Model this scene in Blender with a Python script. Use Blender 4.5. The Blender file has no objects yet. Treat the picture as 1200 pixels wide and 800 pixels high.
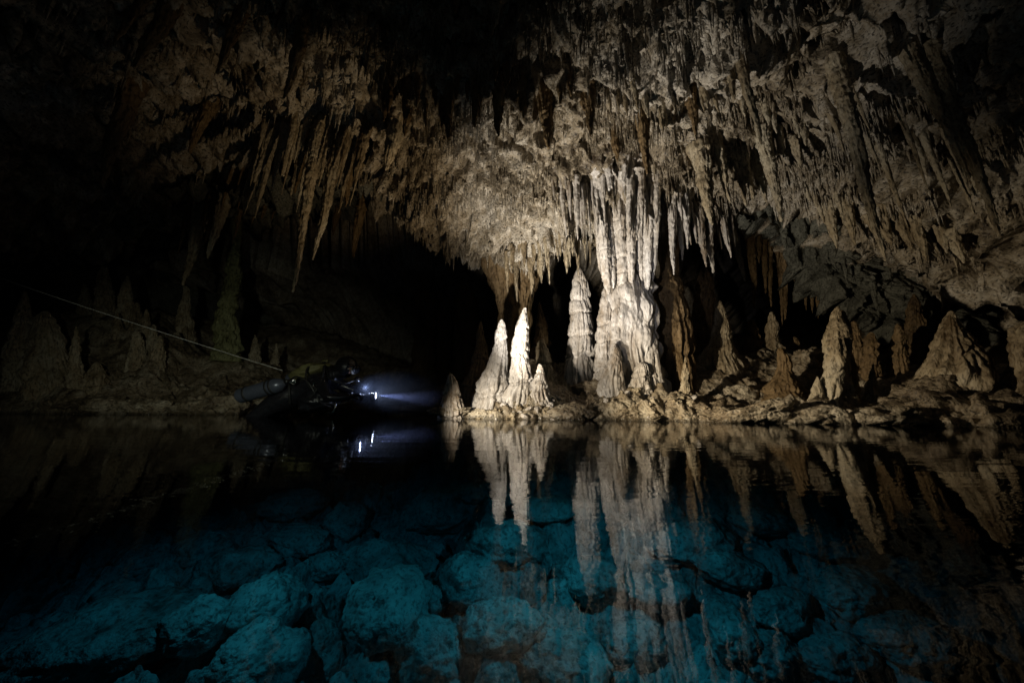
import bpy, math, random
import numpy as np
from mathutils import Vector, Matrix
from mathutils.bvhtree import BVHTree

random.seed(7)
S = bpy.context.scene
COL = S.collection

# ------------------------------------------------------------------ camera
FPX = 390.0                       # focal length in pixels of a 1200 px wide frame
PITCH = math.atan(74.0 / FPX)
CAMZ = 0.14
ROLL = 0.006
RM = Matrix.Rotation(math.radians(90) + PITCH, 3, 'X') @ Matrix.Rotation(ROLL, 3, 'Z')
CAMP = Vector((0, 0, CAMZ))
cam = bpy.data.cameras.new('camera')
cam.sensor_width = 36.0
cam.lens = 36.0 * FPX / 1200.0
cam.clip_start = 0.02
cam.clip_end = 300
camo = bpy.data.objects.new('camera', cam)
COL.objects.link(camo)
camo.matrix_world = Matrix.Translation(CAMP) @ RM.to_4x4()
S.camera = camo


def ray(px, py):
    return (RM @ Vector(((px - 600) / FPX, (400 - py) / FPX, -1.0))).normalized()


def at(px, py, Y):
    d = ray(px, py)
    return CAMP + d * (Y / d.y)


def pix(Y):
    return Y / FPX               # metres covered by one photo pixel at depth Y


# ------------------------------------------------------------------ world
w = bpy.data.worlds.new('World')
S.world = w
w.use_nodes = True
bg = w.node_tree.nodes['Background']
bg.inputs['Color'].default_value = (0.35, 0.5, 0.6, 1)
bg.inputs['Strength'].default_value = 0.0006

# ------------------------------------------------------------------ hidden torches, with added lights that brighten dim parts
def lamp(name, kind, loc, energy, color, target=None, size=60, blend=0.8, radius=0.02):
    l = bpy.data.lights.new(name, kind)
    l.energy = energy
    l.color = color
    l.shadow_soft_size = radius
    if kind == 'SPOT':
        l.spot_size = math.radians(size)
        l.spot_blend = blend
    o = bpy.data.objects.new(name, l)
    COL.objects.link(o)
    o.location = loc
    if target is not None:
        o.rotation_euler = (Vector(target) - Vector(loc)).to_track_quat('-Z', 'Y').to_euler()
    return o


KEY = Vector((-0.28, 2.55, 0.11))
lamp('key_torch', 'SPOT', KEY, 440, (1.0, 0.92, 0.8), at(706, 246, 4.0), 86, 1.0, 0.025)
lamp('shore_boost_light', 'SPOT', (-0.75, 2.4, 0.14), 120, (1.0, 0.9, 0.74), at(604, 484, 3.45), 66, 1.0, 0.025)  # added light that brightens the shore rubble and stalagmites
lamp('front_torch', 'SPOT', (-0.9, 0.25, 0.42), 85, (0.93, 0.91, 1.0), at(733, 345, 3.9), 25, 1.0, 0.03)
lamp('warm_torch', 'SPOT', at(605, 440, 2.45), 225, (1.0, 0.85, 0.62), at(955, 420, 3.5), 66, 1.0, 0.025)
lamp('left_boost_light', 'SPOT', (0.1, 2.5, 0.15), 100, (1.0, 0.76, 0.46), at(440, 212, 3.5), 56, 1.0, 0.02)  # added light so the left stalactites catch a warm rim
lamp('fill_light', 'POINT', (0.0, -0.4, 0.7), 3.0, (0.8, 0.9, 1.0), None, radius=0.1)  # added fill that lifts the ceiling and the back recess
lamp('left_fill_light', 'SPOT', (-1.5, 0.4, 0.5), 74, (0.95, 1.0, 0.8), at(268, 458, 4.4), 56, 1.0, 0.05)  # added fill for the left bank and the diver
lamp('underwater_torch', 'SPOT', (0.1, 0.1, -0.2), 8, (0.7, 0.93, 1.0), (0.1, 1.8, -1.05), 110, 1.0, 0.05)
for q_ in (((0.45, 1.75, -0.06), 36), ((-1.5, 1.75, -0.06), 22)):  # set below the surface; the left one is added to brighten that side
    lamp('sunken_light', 'SPOT', q_[0], q_[1], (0.7, 0.93, 1.0), (q_[0][0], q_[0][1] - .02, -1), 160, .6, 0.02)

S.view_settings.view_transform = 'Standard'
S.view_settings.look = 'None'
S.view_settings.exposure = 0.0
S.view_settings.gamma = 1.0
S.cycles.use_denoising = True
S.cycles.max_bounces = 6
S.cycles.diffuse_bounces = 1
S.cycles.glossy_bounces = 3
S.cycles.transmission_bounces = 4
S.cycles.transparent_max_bounces = 16
S.cycles.volume_bounces = 0
S.cycles.sample_clamp_indirect = 3.0
S.cycles.caustics_reflective = False
S.cycles.caustics_refractive = False

# ------------------------------------------------------------------ noise
_rng = np.random.RandomState(3)
PERM = _rng.permutation(512).astype(np.int64)
PERM = np.concatenate([PERM, PERM, PERM])
_g = _rng.normal(size=(512, 3))
GRAD = _g / np.linalg.norm(_g, axis=1)[:, None]
RND = _rng.rand(512, 3)


def _h(ix, iy, iz):
    return PERM[PERM[PERM[ix & 511] + (iy & 511)] + (iz & 511)]


def perlin(P):
    P = np.asarray(P, dtype=np.float64)
    i = np.floor(P).astype(np.int64)
    f = P - i
    u = f * f * f * (f * (f * 6 - 15) + 10)
    out = 0.0
    for dx in (0, 1):
        wx = u[..., 0] if dx else 1 - u[..., 0]
        for dy in (0, 1):
            wy = u[..., 1] if dy else 1 - u[..., 1]
            for dz in (0, 1):
                wz = u[..., 2] if dz else 1 - u[..., 2]
                g = GRAD[_h(i[..., 0] + dx, i[..., 1] + dy, i[..., 2] + dz)]
                d = g[..., 0] * (f[..., 0] - dx) + g[..., 1] * (f[..., 1] - dy) + g[..., 2] * (f[..., 2] - dz)
                out = out + wx * wy * wz * d
    return out * 1.6


def fbm(P, o=4, lac=2.03, gain=0.5):
    a, s, out = 1.0, np.asarray(P, dtype=np.float64), 0.0
    for k in range(o):
        out = out + a * perlin(s + 17.3 * k)
        s = s * lac
        a *= gain
    return out


def worley(P):
    P = np.asarray(P, dtype=np.float64)
    i = np.floor(P).astype(np.int64)
    f1 = np.full(P.shape[:-1], 9.0)
    f2 = np.full(P.shape[:-1], 9.0)
    for dx in (-1, 0, 1):
        for dy in (-1, 0, 1):
            for dz in (-1, 0, 1):
                c = i + np.array([dx, dy, dz])
                r = RND[_h(c[..., 0], c[..., 1], c[..., 2])]
                d = np.sqrt((((c + r) - P) ** 2).sum(-1))
                n = d < f1
                f2 = np.where(n, f1, np.minimum(f2, d))
                f1 = np.where(n, d, f1)
    return f1, f2


def sstep(a, b, x):
    t = np.clip((x - a) / (b - a), 0, 1)
    return t * t * (3 - 2 * t)


# ------------------------------------------------------------------ mesh helpers
def grid_faces(m, n, wrap):
    i = np.arange(m - 1)[:, None]
    j = np.arange(n if wrap else n - 1)[None, :]
    j2 = (j + 1) % n
    return np.stack([i * n + j, i * n + j2, (i + 1) * n + j2, (i + 1) * n + j], -1).reshape(-1, 4)


def mesh_np(name, V, F, mat):
    me = bpy.data.meshes.new(name)
    V = np.asarray(V, dtype=np.float32).reshape(-1, 3)
    F = np.asarray(F, dtype=np.int32)
    k = F.shape[1]
    me.vertices.add(len(V))
    me.vertices.foreach_set('co', V.ravel())
    me.loops.add(F.size)
    me.loops.foreach_set('vertex_index', F.ravel())
    me.polygons.add(len(F))
    me.polygons.foreach_set('loop_start', np.arange(0, F.size, k, dtype=np.int32))
    me.polygons.foreach_set('loop_total', np.full(len(F), k, dtype=np.int32))
    me.update(calc_edges=True)
    me.polygons.foreach_set('use_smooth', np.ones(len(F), dtype=bool))
    if mat:
        me.materials.append(mat)
    return me


def link(name, me, loc=(0, 0, 0), parent=None):
    o = bpy.data.objects.new(name, me)
    COL.objects.link(o)
    o.location = loc
    if parent:
        o.parent = parent
    return o


def tag(o, label=None, cat=None, group=None, kind=None):
    if label: o['label'] = label
    if cat: o['category'] = cat
    if group: o['group'] = group
    if kind: o['kind'] = kind
    return o


# ------------------------------------------------------------------ materials
def new_mat(name):
    m = bpy.data.materials.new(name)
    m.use_nodes = True
    nt = m.node_tree
    nt.nodes.clear()
    return m, nt, nt.nodes, nt.links


def rock(name, light, mid, dark, rough=0.75, bump=0.5, fine=55.0, spec=0.3, pits=0.5, big=1.3, zs=1.0, wet=False):
    m, nt, N, L = new_mat(name)
    out = N.new('ShaderNodeOutputMaterial')
    b = N.new('ShaderNodeBsdfPrincipled')
    L.new(b.outputs[0], out.inputs[0])
    geo = N.new('ShaderNodeNewGeometry')
    mp = N.new('ShaderNodeMapping')
    mp.inputs['Scale'].default_value = (1, 1, zs)
    L.new(geo.outputs['Position'], mp.inputs[0])
    n1 = N.new('ShaderNodeTexNoise'); n1.inputs['Scale'].default_value = big; n1.inputs['Detail'].default_value = 6
    n2 = N.new('ShaderNodeTexNoise'); n2.inputs['Scale'].default_value = 9; n2.inputs['Detail'].default_value = 8; n2.inputs['Roughness'].default_value = 0.65
    n3 = N.new('ShaderNodeTexNoise'); n3.inputs['Scale'].default_value = fine; n3.inputs['Detail'].default_value = 4
    vo = N.new('ShaderNodeTexVoronoi'); vo.inputs['Scale'].default_value = fine * 0.55
    for n in (n1, n2, n3, vo):
        L.new(mp.outputs[0], n.inputs['Vector'])
    ad = N.new('ShaderNodeMath'); ad.operation = 'ADD'
    L.new(n1.outputs[0], ad.inputs[0]); L.new(n2.outputs[0], ad.inputs[1])
    cr = N.new('ShaderNodeValToRGB')
    e = cr.color_ramp.elements
    e[0].position = 0.36; e[0].color = (*dark, 1)
    e[1].position = 0.64; e[1].color = (*light, 1)
    k = e.new(0.48); k.color = (*mid, 1)
    hf = N.new('ShaderNodeMath'); hf.operation = 'MULTIPLY'; hf.inputs[1].default_value = 0.5
    L.new(ad.outputs[0], hf.inputs[0]); L.new(hf.outputs[0], cr.inputs[0])
    # dark pits where the fine noise runs low
    pr = N.new('ShaderNodeValToRGB')
    pr.color_ramp.elements[0].position = 0.36; pr.color_ramp.elements[0].color = (1 - pits, 1 - pits, 1 - pits, 1)
    pr.color_ramp.elements[1].position = 0.46; pr.color_ramp.elements[1].color = (1, 1, 1, 1)
    L.new(n3.outputs[0], pr.inputs[0])
    mx = N.new('ShaderNodeMix'); mx.data_type = 'RGBA'; mx.blend_type = 'MULTIPLY'; mx.inputs[0].default_value = 1
    L.new(cr.outputs[0], mx.inputs[6]); L.new(pr.outputs[0], mx.inputs[7])
    b.inputs['Roughness'].default_value = rough
    if wet:                                  # damp stone just above the water: darker and shinier, with a ragged edge
        sx = N.new('ShaderNodeSeparateXYZ'); L.new(geo.outputs['Position'], sx.inputs[0])
        wa = N.new('ShaderNodeMath'); wa.operation = 'MULTIPLY_ADD'; wa.inputs[1].default_value = -0.09
        L.new(n2.outputs[0], wa.inputs[0]); L.new(sx.outputs['Z'], wa.inputs[2])
        wr = N.new('ShaderNodeMapRange'); wr.inputs[1].default_value = -0.035; wr.inputs[2].default_value = -0.005; wr.inputs[3].default_value = 0.42; wr.inputs[4].default_value = 1
        L.new(wa.outputs[0], wr.inputs[0])
        mw = N.new('ShaderNodeMix'); mw.data_type = 'RGBA'; mw.blend_type = 'MULTIPLY'; mw.inputs[0].default_value = 1
        L.new(mx.outputs[2], mw.inputs[6]); L.new(wr.outputs[0], mw.inputs[7])
        L.new(mw.outputs[2], b.inputs['Base Color'])
        rr = N.new('ShaderNodeMapRange'); rr.inputs[1].default_value = 0.42; rr.inputs[2].default_value = 1; rr.inputs[3].default_value = 0.18; rr.inputs[4].default_value = rough
        L.new(wr.outputs[0], rr.inputs[0]); L.new(rr.outputs[0], b.inputs['Roughness'])
    else:
        L.new(mx.outputs[2], b.inputs['Base Color'])
    b.inputs['Specular IOR Level'].default_value = spec
    h = N.new('ShaderNodeMath'); h.operation = 'MULTIPLY_ADD'; h.inputs[1].default_value = 0.6
    L.new(n2.outputs[0], h.inputs[0]); L.new(n3.outputs[0], h.inputs[2])
    h2 = N.new('ShaderNodeMath'); h2.operation = 'MULTIPLY_ADD'; h2.inputs[1].default_value = -0.5
    L.new(vo.outputs[0], h2.inputs[0]); L.new(h.outputs[0], h2.inputs[2])
    bp = N.new('ShaderNodeBump'); bp.inputs['Strength'].default_value = bump; bp.inputs['Distance'].default_value = 0.02
    L.new(h2.outputs[0], bp.inputs['Height'])
    L.new(bp.outputs[0], b.inputs['Normal'])
    return m


def plain(name, col, rough=0.5, metal=0.0, spec=0.5, bump=0.0, scale=60):
    m, nt, N, L = new_mat(name)
    out = N.new('ShaderNodeOutputMaterial')
    b = N.new('ShaderNodeBsdfPrincipled')
    L.new(b.outputs[0], out.inputs[0])
    n = N.new('ShaderNodeTexNoise'); n.inputs['Scale'].default_value = scale; n.inputs['Detail'].default_value = 5
    cr = N.new('ShaderNodeValToRGB')
    cr.color_ramp.elements[0].position = 0.3; cr.color_ramp.elements[0].color = tuple(c * 0.65 for c in col) + (1,)
    cr.color_ramp.elements[1].position = 0.7; cr.color_ramp.elements[1].color = tuple(min(1, c * 1.2) for c in col) + (1,)
    L.new(n.outputs[0], cr.inputs[0]); L.new(cr.outputs[0], b.inputs['Base Color'])
    b.inputs['Roughness'].default_value = rough
    b.inputs['Metallic'].default_value = metal
    b.inputs['Specular IOR Level'].default_value = spec
    if bump:
        bp = N.new('ShaderNodeBump'); bp.inputs['Strength'].default_value = bump; bp.inputs['Distance'].default_value = 0.004
        L.new(n.outputs[0], bp.inputs['Height']); L.new(bp.outputs[0], b.inputs['Normal'])
    return m


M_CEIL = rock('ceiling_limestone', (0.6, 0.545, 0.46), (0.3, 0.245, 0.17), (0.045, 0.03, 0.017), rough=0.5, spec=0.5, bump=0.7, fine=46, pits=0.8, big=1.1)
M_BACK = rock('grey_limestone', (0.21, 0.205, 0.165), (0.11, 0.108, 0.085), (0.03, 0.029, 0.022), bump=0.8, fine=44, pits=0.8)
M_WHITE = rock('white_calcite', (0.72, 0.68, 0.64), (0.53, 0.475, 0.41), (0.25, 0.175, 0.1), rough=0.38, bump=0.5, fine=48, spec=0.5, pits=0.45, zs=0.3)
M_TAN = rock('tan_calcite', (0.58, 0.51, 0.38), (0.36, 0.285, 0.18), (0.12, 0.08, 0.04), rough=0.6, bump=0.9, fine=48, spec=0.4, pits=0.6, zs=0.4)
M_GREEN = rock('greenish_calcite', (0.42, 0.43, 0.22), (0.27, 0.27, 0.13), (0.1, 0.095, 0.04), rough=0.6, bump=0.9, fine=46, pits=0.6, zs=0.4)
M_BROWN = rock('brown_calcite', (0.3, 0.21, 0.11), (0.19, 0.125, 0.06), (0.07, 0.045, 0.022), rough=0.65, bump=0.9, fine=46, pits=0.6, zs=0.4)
M_GROUND = rock('shore_limestone', (0.55, 0.48, 0.36), (0.25, 0.195, 0.125), (0.07, 0.05, 0.032), rough=0.5, spec=0.5, bump=1.0, fine=42, pits=0.7, big=2.0, wet=True)
M_BED = rock('sunken_limestone', (0.55, 0.57, 0.5), (0.3, 0.315, 0.28), (0.08, 0.085, 0.07), bump=1.0, fine=44, pits=0.5, big=1.9)

# ------------------------------------------------------------------ things that stand on the ground (photo pixels, depth)
# px base, py base, px top, py top, Y, [(t, half width px)...], material, label, category
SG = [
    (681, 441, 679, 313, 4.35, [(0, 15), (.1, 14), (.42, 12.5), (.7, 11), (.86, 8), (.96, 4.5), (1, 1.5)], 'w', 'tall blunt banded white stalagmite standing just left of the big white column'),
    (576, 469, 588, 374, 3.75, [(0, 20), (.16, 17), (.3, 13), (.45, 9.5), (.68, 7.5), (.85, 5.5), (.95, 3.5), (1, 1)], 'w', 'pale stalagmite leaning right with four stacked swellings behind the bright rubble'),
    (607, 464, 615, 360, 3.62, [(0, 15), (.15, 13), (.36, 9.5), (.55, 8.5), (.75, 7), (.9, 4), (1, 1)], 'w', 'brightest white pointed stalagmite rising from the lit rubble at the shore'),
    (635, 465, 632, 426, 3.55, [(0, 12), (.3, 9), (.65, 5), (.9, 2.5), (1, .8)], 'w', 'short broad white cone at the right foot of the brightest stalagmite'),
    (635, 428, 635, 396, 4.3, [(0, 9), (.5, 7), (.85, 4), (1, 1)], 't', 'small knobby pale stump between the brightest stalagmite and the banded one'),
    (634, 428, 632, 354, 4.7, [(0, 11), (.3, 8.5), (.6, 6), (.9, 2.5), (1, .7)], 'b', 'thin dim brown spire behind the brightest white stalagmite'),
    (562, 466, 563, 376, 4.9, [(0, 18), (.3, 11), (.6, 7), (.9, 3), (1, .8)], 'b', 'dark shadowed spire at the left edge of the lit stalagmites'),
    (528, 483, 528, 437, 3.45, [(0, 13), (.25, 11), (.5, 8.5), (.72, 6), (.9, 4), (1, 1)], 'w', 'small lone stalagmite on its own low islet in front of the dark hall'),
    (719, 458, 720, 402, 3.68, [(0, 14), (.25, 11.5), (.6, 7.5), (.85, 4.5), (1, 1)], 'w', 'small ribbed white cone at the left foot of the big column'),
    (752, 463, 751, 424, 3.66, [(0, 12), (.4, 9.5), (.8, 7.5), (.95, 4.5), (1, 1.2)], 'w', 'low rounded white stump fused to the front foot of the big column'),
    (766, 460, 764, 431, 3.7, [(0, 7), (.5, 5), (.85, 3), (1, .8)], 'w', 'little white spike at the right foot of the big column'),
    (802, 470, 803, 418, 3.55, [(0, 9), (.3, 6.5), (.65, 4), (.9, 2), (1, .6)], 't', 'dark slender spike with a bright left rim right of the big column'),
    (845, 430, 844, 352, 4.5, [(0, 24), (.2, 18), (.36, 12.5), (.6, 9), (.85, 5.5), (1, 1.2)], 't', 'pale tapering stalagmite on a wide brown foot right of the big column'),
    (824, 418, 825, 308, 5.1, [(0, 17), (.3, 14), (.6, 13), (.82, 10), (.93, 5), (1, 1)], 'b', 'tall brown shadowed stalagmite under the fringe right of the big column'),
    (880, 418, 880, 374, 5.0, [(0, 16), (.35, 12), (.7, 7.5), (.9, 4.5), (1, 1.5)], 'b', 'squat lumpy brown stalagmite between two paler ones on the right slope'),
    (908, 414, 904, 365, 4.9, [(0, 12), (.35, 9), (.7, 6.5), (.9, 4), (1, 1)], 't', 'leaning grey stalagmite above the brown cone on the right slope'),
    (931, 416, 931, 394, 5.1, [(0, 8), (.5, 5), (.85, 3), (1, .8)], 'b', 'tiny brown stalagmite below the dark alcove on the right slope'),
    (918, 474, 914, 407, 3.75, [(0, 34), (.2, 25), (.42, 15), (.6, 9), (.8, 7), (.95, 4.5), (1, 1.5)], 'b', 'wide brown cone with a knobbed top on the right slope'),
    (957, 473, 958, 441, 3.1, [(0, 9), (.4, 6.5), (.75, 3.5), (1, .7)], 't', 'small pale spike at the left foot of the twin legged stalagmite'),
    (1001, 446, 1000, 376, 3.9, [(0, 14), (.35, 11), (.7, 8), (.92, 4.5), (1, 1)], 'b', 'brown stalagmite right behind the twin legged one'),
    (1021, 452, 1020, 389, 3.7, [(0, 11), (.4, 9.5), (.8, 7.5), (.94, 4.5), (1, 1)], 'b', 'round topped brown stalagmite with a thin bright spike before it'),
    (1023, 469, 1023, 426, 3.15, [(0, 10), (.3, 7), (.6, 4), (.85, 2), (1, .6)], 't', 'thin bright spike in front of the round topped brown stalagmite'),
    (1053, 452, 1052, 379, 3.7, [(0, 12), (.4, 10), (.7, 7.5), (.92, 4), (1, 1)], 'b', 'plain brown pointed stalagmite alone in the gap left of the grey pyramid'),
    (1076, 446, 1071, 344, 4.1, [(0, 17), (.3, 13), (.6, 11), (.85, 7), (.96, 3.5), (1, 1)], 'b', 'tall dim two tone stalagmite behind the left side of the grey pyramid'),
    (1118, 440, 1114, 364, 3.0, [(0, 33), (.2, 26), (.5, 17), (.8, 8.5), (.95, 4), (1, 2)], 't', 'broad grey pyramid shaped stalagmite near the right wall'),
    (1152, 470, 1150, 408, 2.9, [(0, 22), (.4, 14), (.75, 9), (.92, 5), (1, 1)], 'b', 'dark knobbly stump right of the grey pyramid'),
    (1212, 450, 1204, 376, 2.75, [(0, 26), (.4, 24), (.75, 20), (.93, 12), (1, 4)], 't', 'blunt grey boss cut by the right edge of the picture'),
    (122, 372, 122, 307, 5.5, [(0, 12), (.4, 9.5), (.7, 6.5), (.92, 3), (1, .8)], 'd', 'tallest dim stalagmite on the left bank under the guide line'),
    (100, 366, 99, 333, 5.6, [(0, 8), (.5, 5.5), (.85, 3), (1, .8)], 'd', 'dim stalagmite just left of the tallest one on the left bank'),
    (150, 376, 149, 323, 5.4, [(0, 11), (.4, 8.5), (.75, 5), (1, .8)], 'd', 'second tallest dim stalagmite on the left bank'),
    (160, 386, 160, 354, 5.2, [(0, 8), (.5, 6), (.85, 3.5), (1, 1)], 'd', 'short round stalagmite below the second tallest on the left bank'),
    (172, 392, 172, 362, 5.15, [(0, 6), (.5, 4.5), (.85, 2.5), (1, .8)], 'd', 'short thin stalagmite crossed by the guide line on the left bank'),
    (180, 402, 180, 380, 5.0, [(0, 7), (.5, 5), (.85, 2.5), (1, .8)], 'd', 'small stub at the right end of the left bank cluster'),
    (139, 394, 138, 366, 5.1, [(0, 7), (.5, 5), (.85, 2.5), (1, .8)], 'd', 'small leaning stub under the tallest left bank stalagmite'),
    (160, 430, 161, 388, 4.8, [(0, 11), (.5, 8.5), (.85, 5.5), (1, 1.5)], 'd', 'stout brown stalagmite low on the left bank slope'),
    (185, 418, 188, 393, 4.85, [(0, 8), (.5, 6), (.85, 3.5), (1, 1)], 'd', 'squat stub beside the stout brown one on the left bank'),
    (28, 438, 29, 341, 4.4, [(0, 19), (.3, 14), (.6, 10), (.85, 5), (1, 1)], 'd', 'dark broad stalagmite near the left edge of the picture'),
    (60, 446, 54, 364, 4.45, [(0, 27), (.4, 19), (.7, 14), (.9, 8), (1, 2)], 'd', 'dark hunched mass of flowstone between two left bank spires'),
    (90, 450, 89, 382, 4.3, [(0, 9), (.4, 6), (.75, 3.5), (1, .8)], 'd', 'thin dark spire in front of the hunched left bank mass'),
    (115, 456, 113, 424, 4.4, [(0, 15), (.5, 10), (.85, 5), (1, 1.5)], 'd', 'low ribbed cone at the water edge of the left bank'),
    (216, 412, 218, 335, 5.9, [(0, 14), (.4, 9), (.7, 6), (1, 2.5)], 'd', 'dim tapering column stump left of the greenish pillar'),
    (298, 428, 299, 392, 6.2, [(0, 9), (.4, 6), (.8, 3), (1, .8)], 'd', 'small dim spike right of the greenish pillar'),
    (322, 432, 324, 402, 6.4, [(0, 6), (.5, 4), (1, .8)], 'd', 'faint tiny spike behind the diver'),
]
# extra ground height control points (px, py, Y)
GP = [
    (590, 473, 3.6), (615, 469, 3.55), (574, 476, 3.58), (640, 469, 3.5), (600, 480, 3.46), (630, 478, 3.45),
    (600, 486, 3.42), (650, 486, 3.42), (566, 481, 3.5), (690, 474, 3.7), (740, 468, 3.85), (700, 452, 4.1), (790, 464, 4.0),
    (870, 476, 3.5), (850, 488, 3.12), (900, 483, 3.1), (940, 484, 2.9), (980, 474, 3.1), (993, 474, 3.1), (1060, 484, 2.8), (1150, 476, 2.7), (1100, 455, 2.9),
    (830, 440, 4.2), (870, 430, 4.4), (960, 430, 4.2), (700, 430, 5.4), (850, 408, 5.6), (950, 405, 5.5), (1030, 430, 4.6),
    (640, 446, 4.3), (600, 446, 4.6), (527, 484, 3.45), (268, 420, 5.7), (150, 472, 4.4), (250, 466, 4.7), (0, 462, 4.3), (300, 432, 6.6), (360, 452, 7.0),
    (200, 445, 5.0), (100, 440, 4.7), (440, 468, 7.5), (500, 464, 7.2), (1250, 470, 2.6), (1300, 420, 3.0), (-60, 420, 4.8), (220, 400, 6.2),
    (40, 380, 6.2), (1180, 400, 4.0), (230, 477, 4.4), (120, 476, 4.25), (500, 430, 8.6),
]
# shoreline (px, Y): z = 0
SHORE = [(-250, 4.2), (-100, 4.15), (30, 4.1), (120, 4.05), (210, 4.1), (280, 4.3), (330, 5.2), (400, 6.8), (500, 6.4), (545, 5.0), (552, 3.6), (560, 3.38), (600, 3.3),
         (660, 3.28), (720, 3.2), (790, 3.15), (835, 2.98), (900, 2.84), (1000, 2.66), (1100, 2.55), (1200, 2.42), (1400, 2.2)]
cps = []
for (bx, by, tx, ty, Y, prof, mk, lab) in SG:
    p = at(bx, by, Y); cps.append((p.x, p.y, p.z - 0.01))
for (px, py, Y) in GP:
    p = at(px, py, Y); cps.append(tuple(p))
for (px, Y) in SHORE:
    p = at(px, 474, Y)
    cps.append((p.x, p.y, 0.0))
    cps.append((p.x * (Y - .5) / Y, p.y - 0.5, -0.42))
for x in np.arange(-9, 9.1, 1.5):
    edge = 0.55 * max(0, abs(x) - 4.5)
    for y, z in ((-2, -1.35), (-0.5, -1.35), (0.7, -1.3), (1.5, -1.08), (2.0, -0.82)):
        cps.append((x, y, z + edge * 0.8))
for x, y, z in ((-0.4, 3.0, -.7), (-1.2, 3.0, -.62), (-2, 3.0, -.6), (-3.2, 3.0, -.65), (-1.5, 4.2, -.55), (-2.5, 4.4, -.4), (-.9, 4.2, -.5), (-1.2, 5.5, -.3),
                (-9, 5, 1.2), (-9, 8, 2), (-5, 8, 1.6), (-2, 9, .8), (0, 9, .7), (2, 8, .9), (4, 8, 1.4), (7, 8, 2), (7, 4, 1.2), (6, 3, .8),
                (-9, 12, 2), (-3, 12, 1.5), (3, 12, 1.5), (9, 12, 2), (0.6, 6, .55), (2, 6, .8), (9, 3, 1.5)):
    cps.append((x, y, z))
cps = np.array(cps)


def tps_fit(P, z, lam=0.0008):
    n = len(P)
    d = np.sqrt(((P[:, None] - P[None]) ** 2).sum(-1))
    K = np.where(d > 0, d * d * np.log(d + 1e-12), 0) + lam * np.eye(n)
    A = np.zeros((n + 3, n + 3)); A[:n, :n] = K
    A[:n, n] = 1; A[:n, n + 1:] = P; A[n, :n] = 1; A[n + 1:, :n] = P.T
    b = np.zeros(n + 3); b[:n] = z
    return np.linalg.solve(A, b)


TP = cps[:, :2]
TW = tps_fit(TP, cps[:, 2])


def ground_base(Q):
    out = np.empty(len(Q))
    for s in range(0, len(Q), 20000):
        q = Q[s:s + 20000]
        d = np.sqrt(((q[:, None] - TP[None]) ** 2).sum(-1))
        K = np.where(d > 0, d * d * np.log(d + 1e-12), 0)
        out[s:s + 20000] = K @ TW[:len(TP)] + TW[len(TP)] + q @ TW[len(TP) + 1:]
    return out


def axis(parts):
    a = [np.arange(s, e, st) for s, e, st in parts]
    return np.concatenate(a + [[parts[-1][1]]])


# ------------------------------------------------------------------ ground: bank and pool bed in one sheet
gx = axis([(-9.5, -6, .1), (-6, -4.6, .03), (-4.6, 4.6, .0135), (4.6, 9.5, .1)])
gy = axis([(-2, 1.0, .06), (1.0, 5.2, .0135), (5.2, 7.5, .03), (7.5, 12, .12)])
GX, GY = np.meshgrid(gx, gy)
Q = np.stack([GX.ravel(), GY.ravel()], -1)
cx_ = np.linspace(-9.5, 9.5, 190); cy_ = np.linspace(-2, 12, 281)
CX, CY = np.meshgrid(cx_, cy_)
cz = ground_base(np.stack([CX.ravel(), CY.ravel()], -1)).reshape(CX.shape)


def bil(Q):
    fx = (Q[:, 0] + 9.5) / (cx_[1] - cx_[0]); fy = (Q[:, 1] + 2) / (cy_[1] - cy_[0])
    ix = np.clip(fx.astype(int), 0, len(cx_) - 2); iy = np.clip(fy.astype(int), 0, len(cy_) - 2)
    u = fx - ix; v = fy - iy
    return (cz[iy, ix] * (1 - u) + cz[iy, ix + 1] * u) * (1 - v) + (cz[iy + 1, ix] * (1 - u) + cz[iy + 1, ix + 1] * u) * v


gz = bil(Q)
P3 = np.stack([Q[:, 0], Q[:, 1], gz], -1)
wp = P3 + 0.09 * np.stack([fbm(P3 * 4 + 5, 2), fbm(P3 * 4 + 31, 2), fbm(P3 * 4 + 77, 2)], -1)
f1, f2 = worley(wp * np.array([5.5, 5.5, 3.0]))
g1, g2 = worley(wp * np.array([13, 13, 8.0]) + 9)
k1, k2 = worley(wp * np.array([2.4, 2.4, 1.0]) + 40)
above = sstep(-0.08, 0.03, gz)
rub = np.clip(1.0 - f1 * 1.25, 0, 1) ** 0.8
rub2 = np.clip(1.0 - g1 * 1.3, 0, 1)
bedr = np.clip(1.1 - k1 * 1.25, 0, 1) ** 0.7
patch = sstep(-0.25, 0.35, fbm(P3 * 1.6 + 3, 3))
dz = above * (0.11 * rub * (0.35 + patch) + 0.045 * rub2 + 0.05 * fbm(P3 * 5, 5) - 0.025)
dz += (1 - above) * (0.10 * bedr + 0.2 * rub + 0.07 * rub2 + 0.06 * fbm(P3 * 4.5, 5) - 0.5)
gz2 = gz + dz
GV = np.stack([Q[:, 0] + 0.03 * fbm(P3 * 9 + 60, 3), Q[:, 1] + 0.03 * fbm(P3 * 9 + 90, 3), gz2], -1)
GF = grid_faces(len(gy), len(gx), False)
gmesh = mesh_np('cave_floor', GV, GF, M_GROUND)
gmesh.materials.append(M_BED)
fz = GV[GF].mean(1)
mi = (fz[:, 2] < -0.05).astype(np.int32)
gmesh.polygons.foreach_set('material_index', mi)
tag(link('cave_floor', gmesh), kind='structure')
GBVH = BVHTree.FromPolygons([tuple(v) for v in GV.tolist()], GF.tolist())

# ------------------------------------------------------------------ ceiling sheets
def interp(pts):
    W = sorted((tuple(at(*p)) for p in pts), key=lambda q: q[0])
    return np.array(W)


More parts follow.
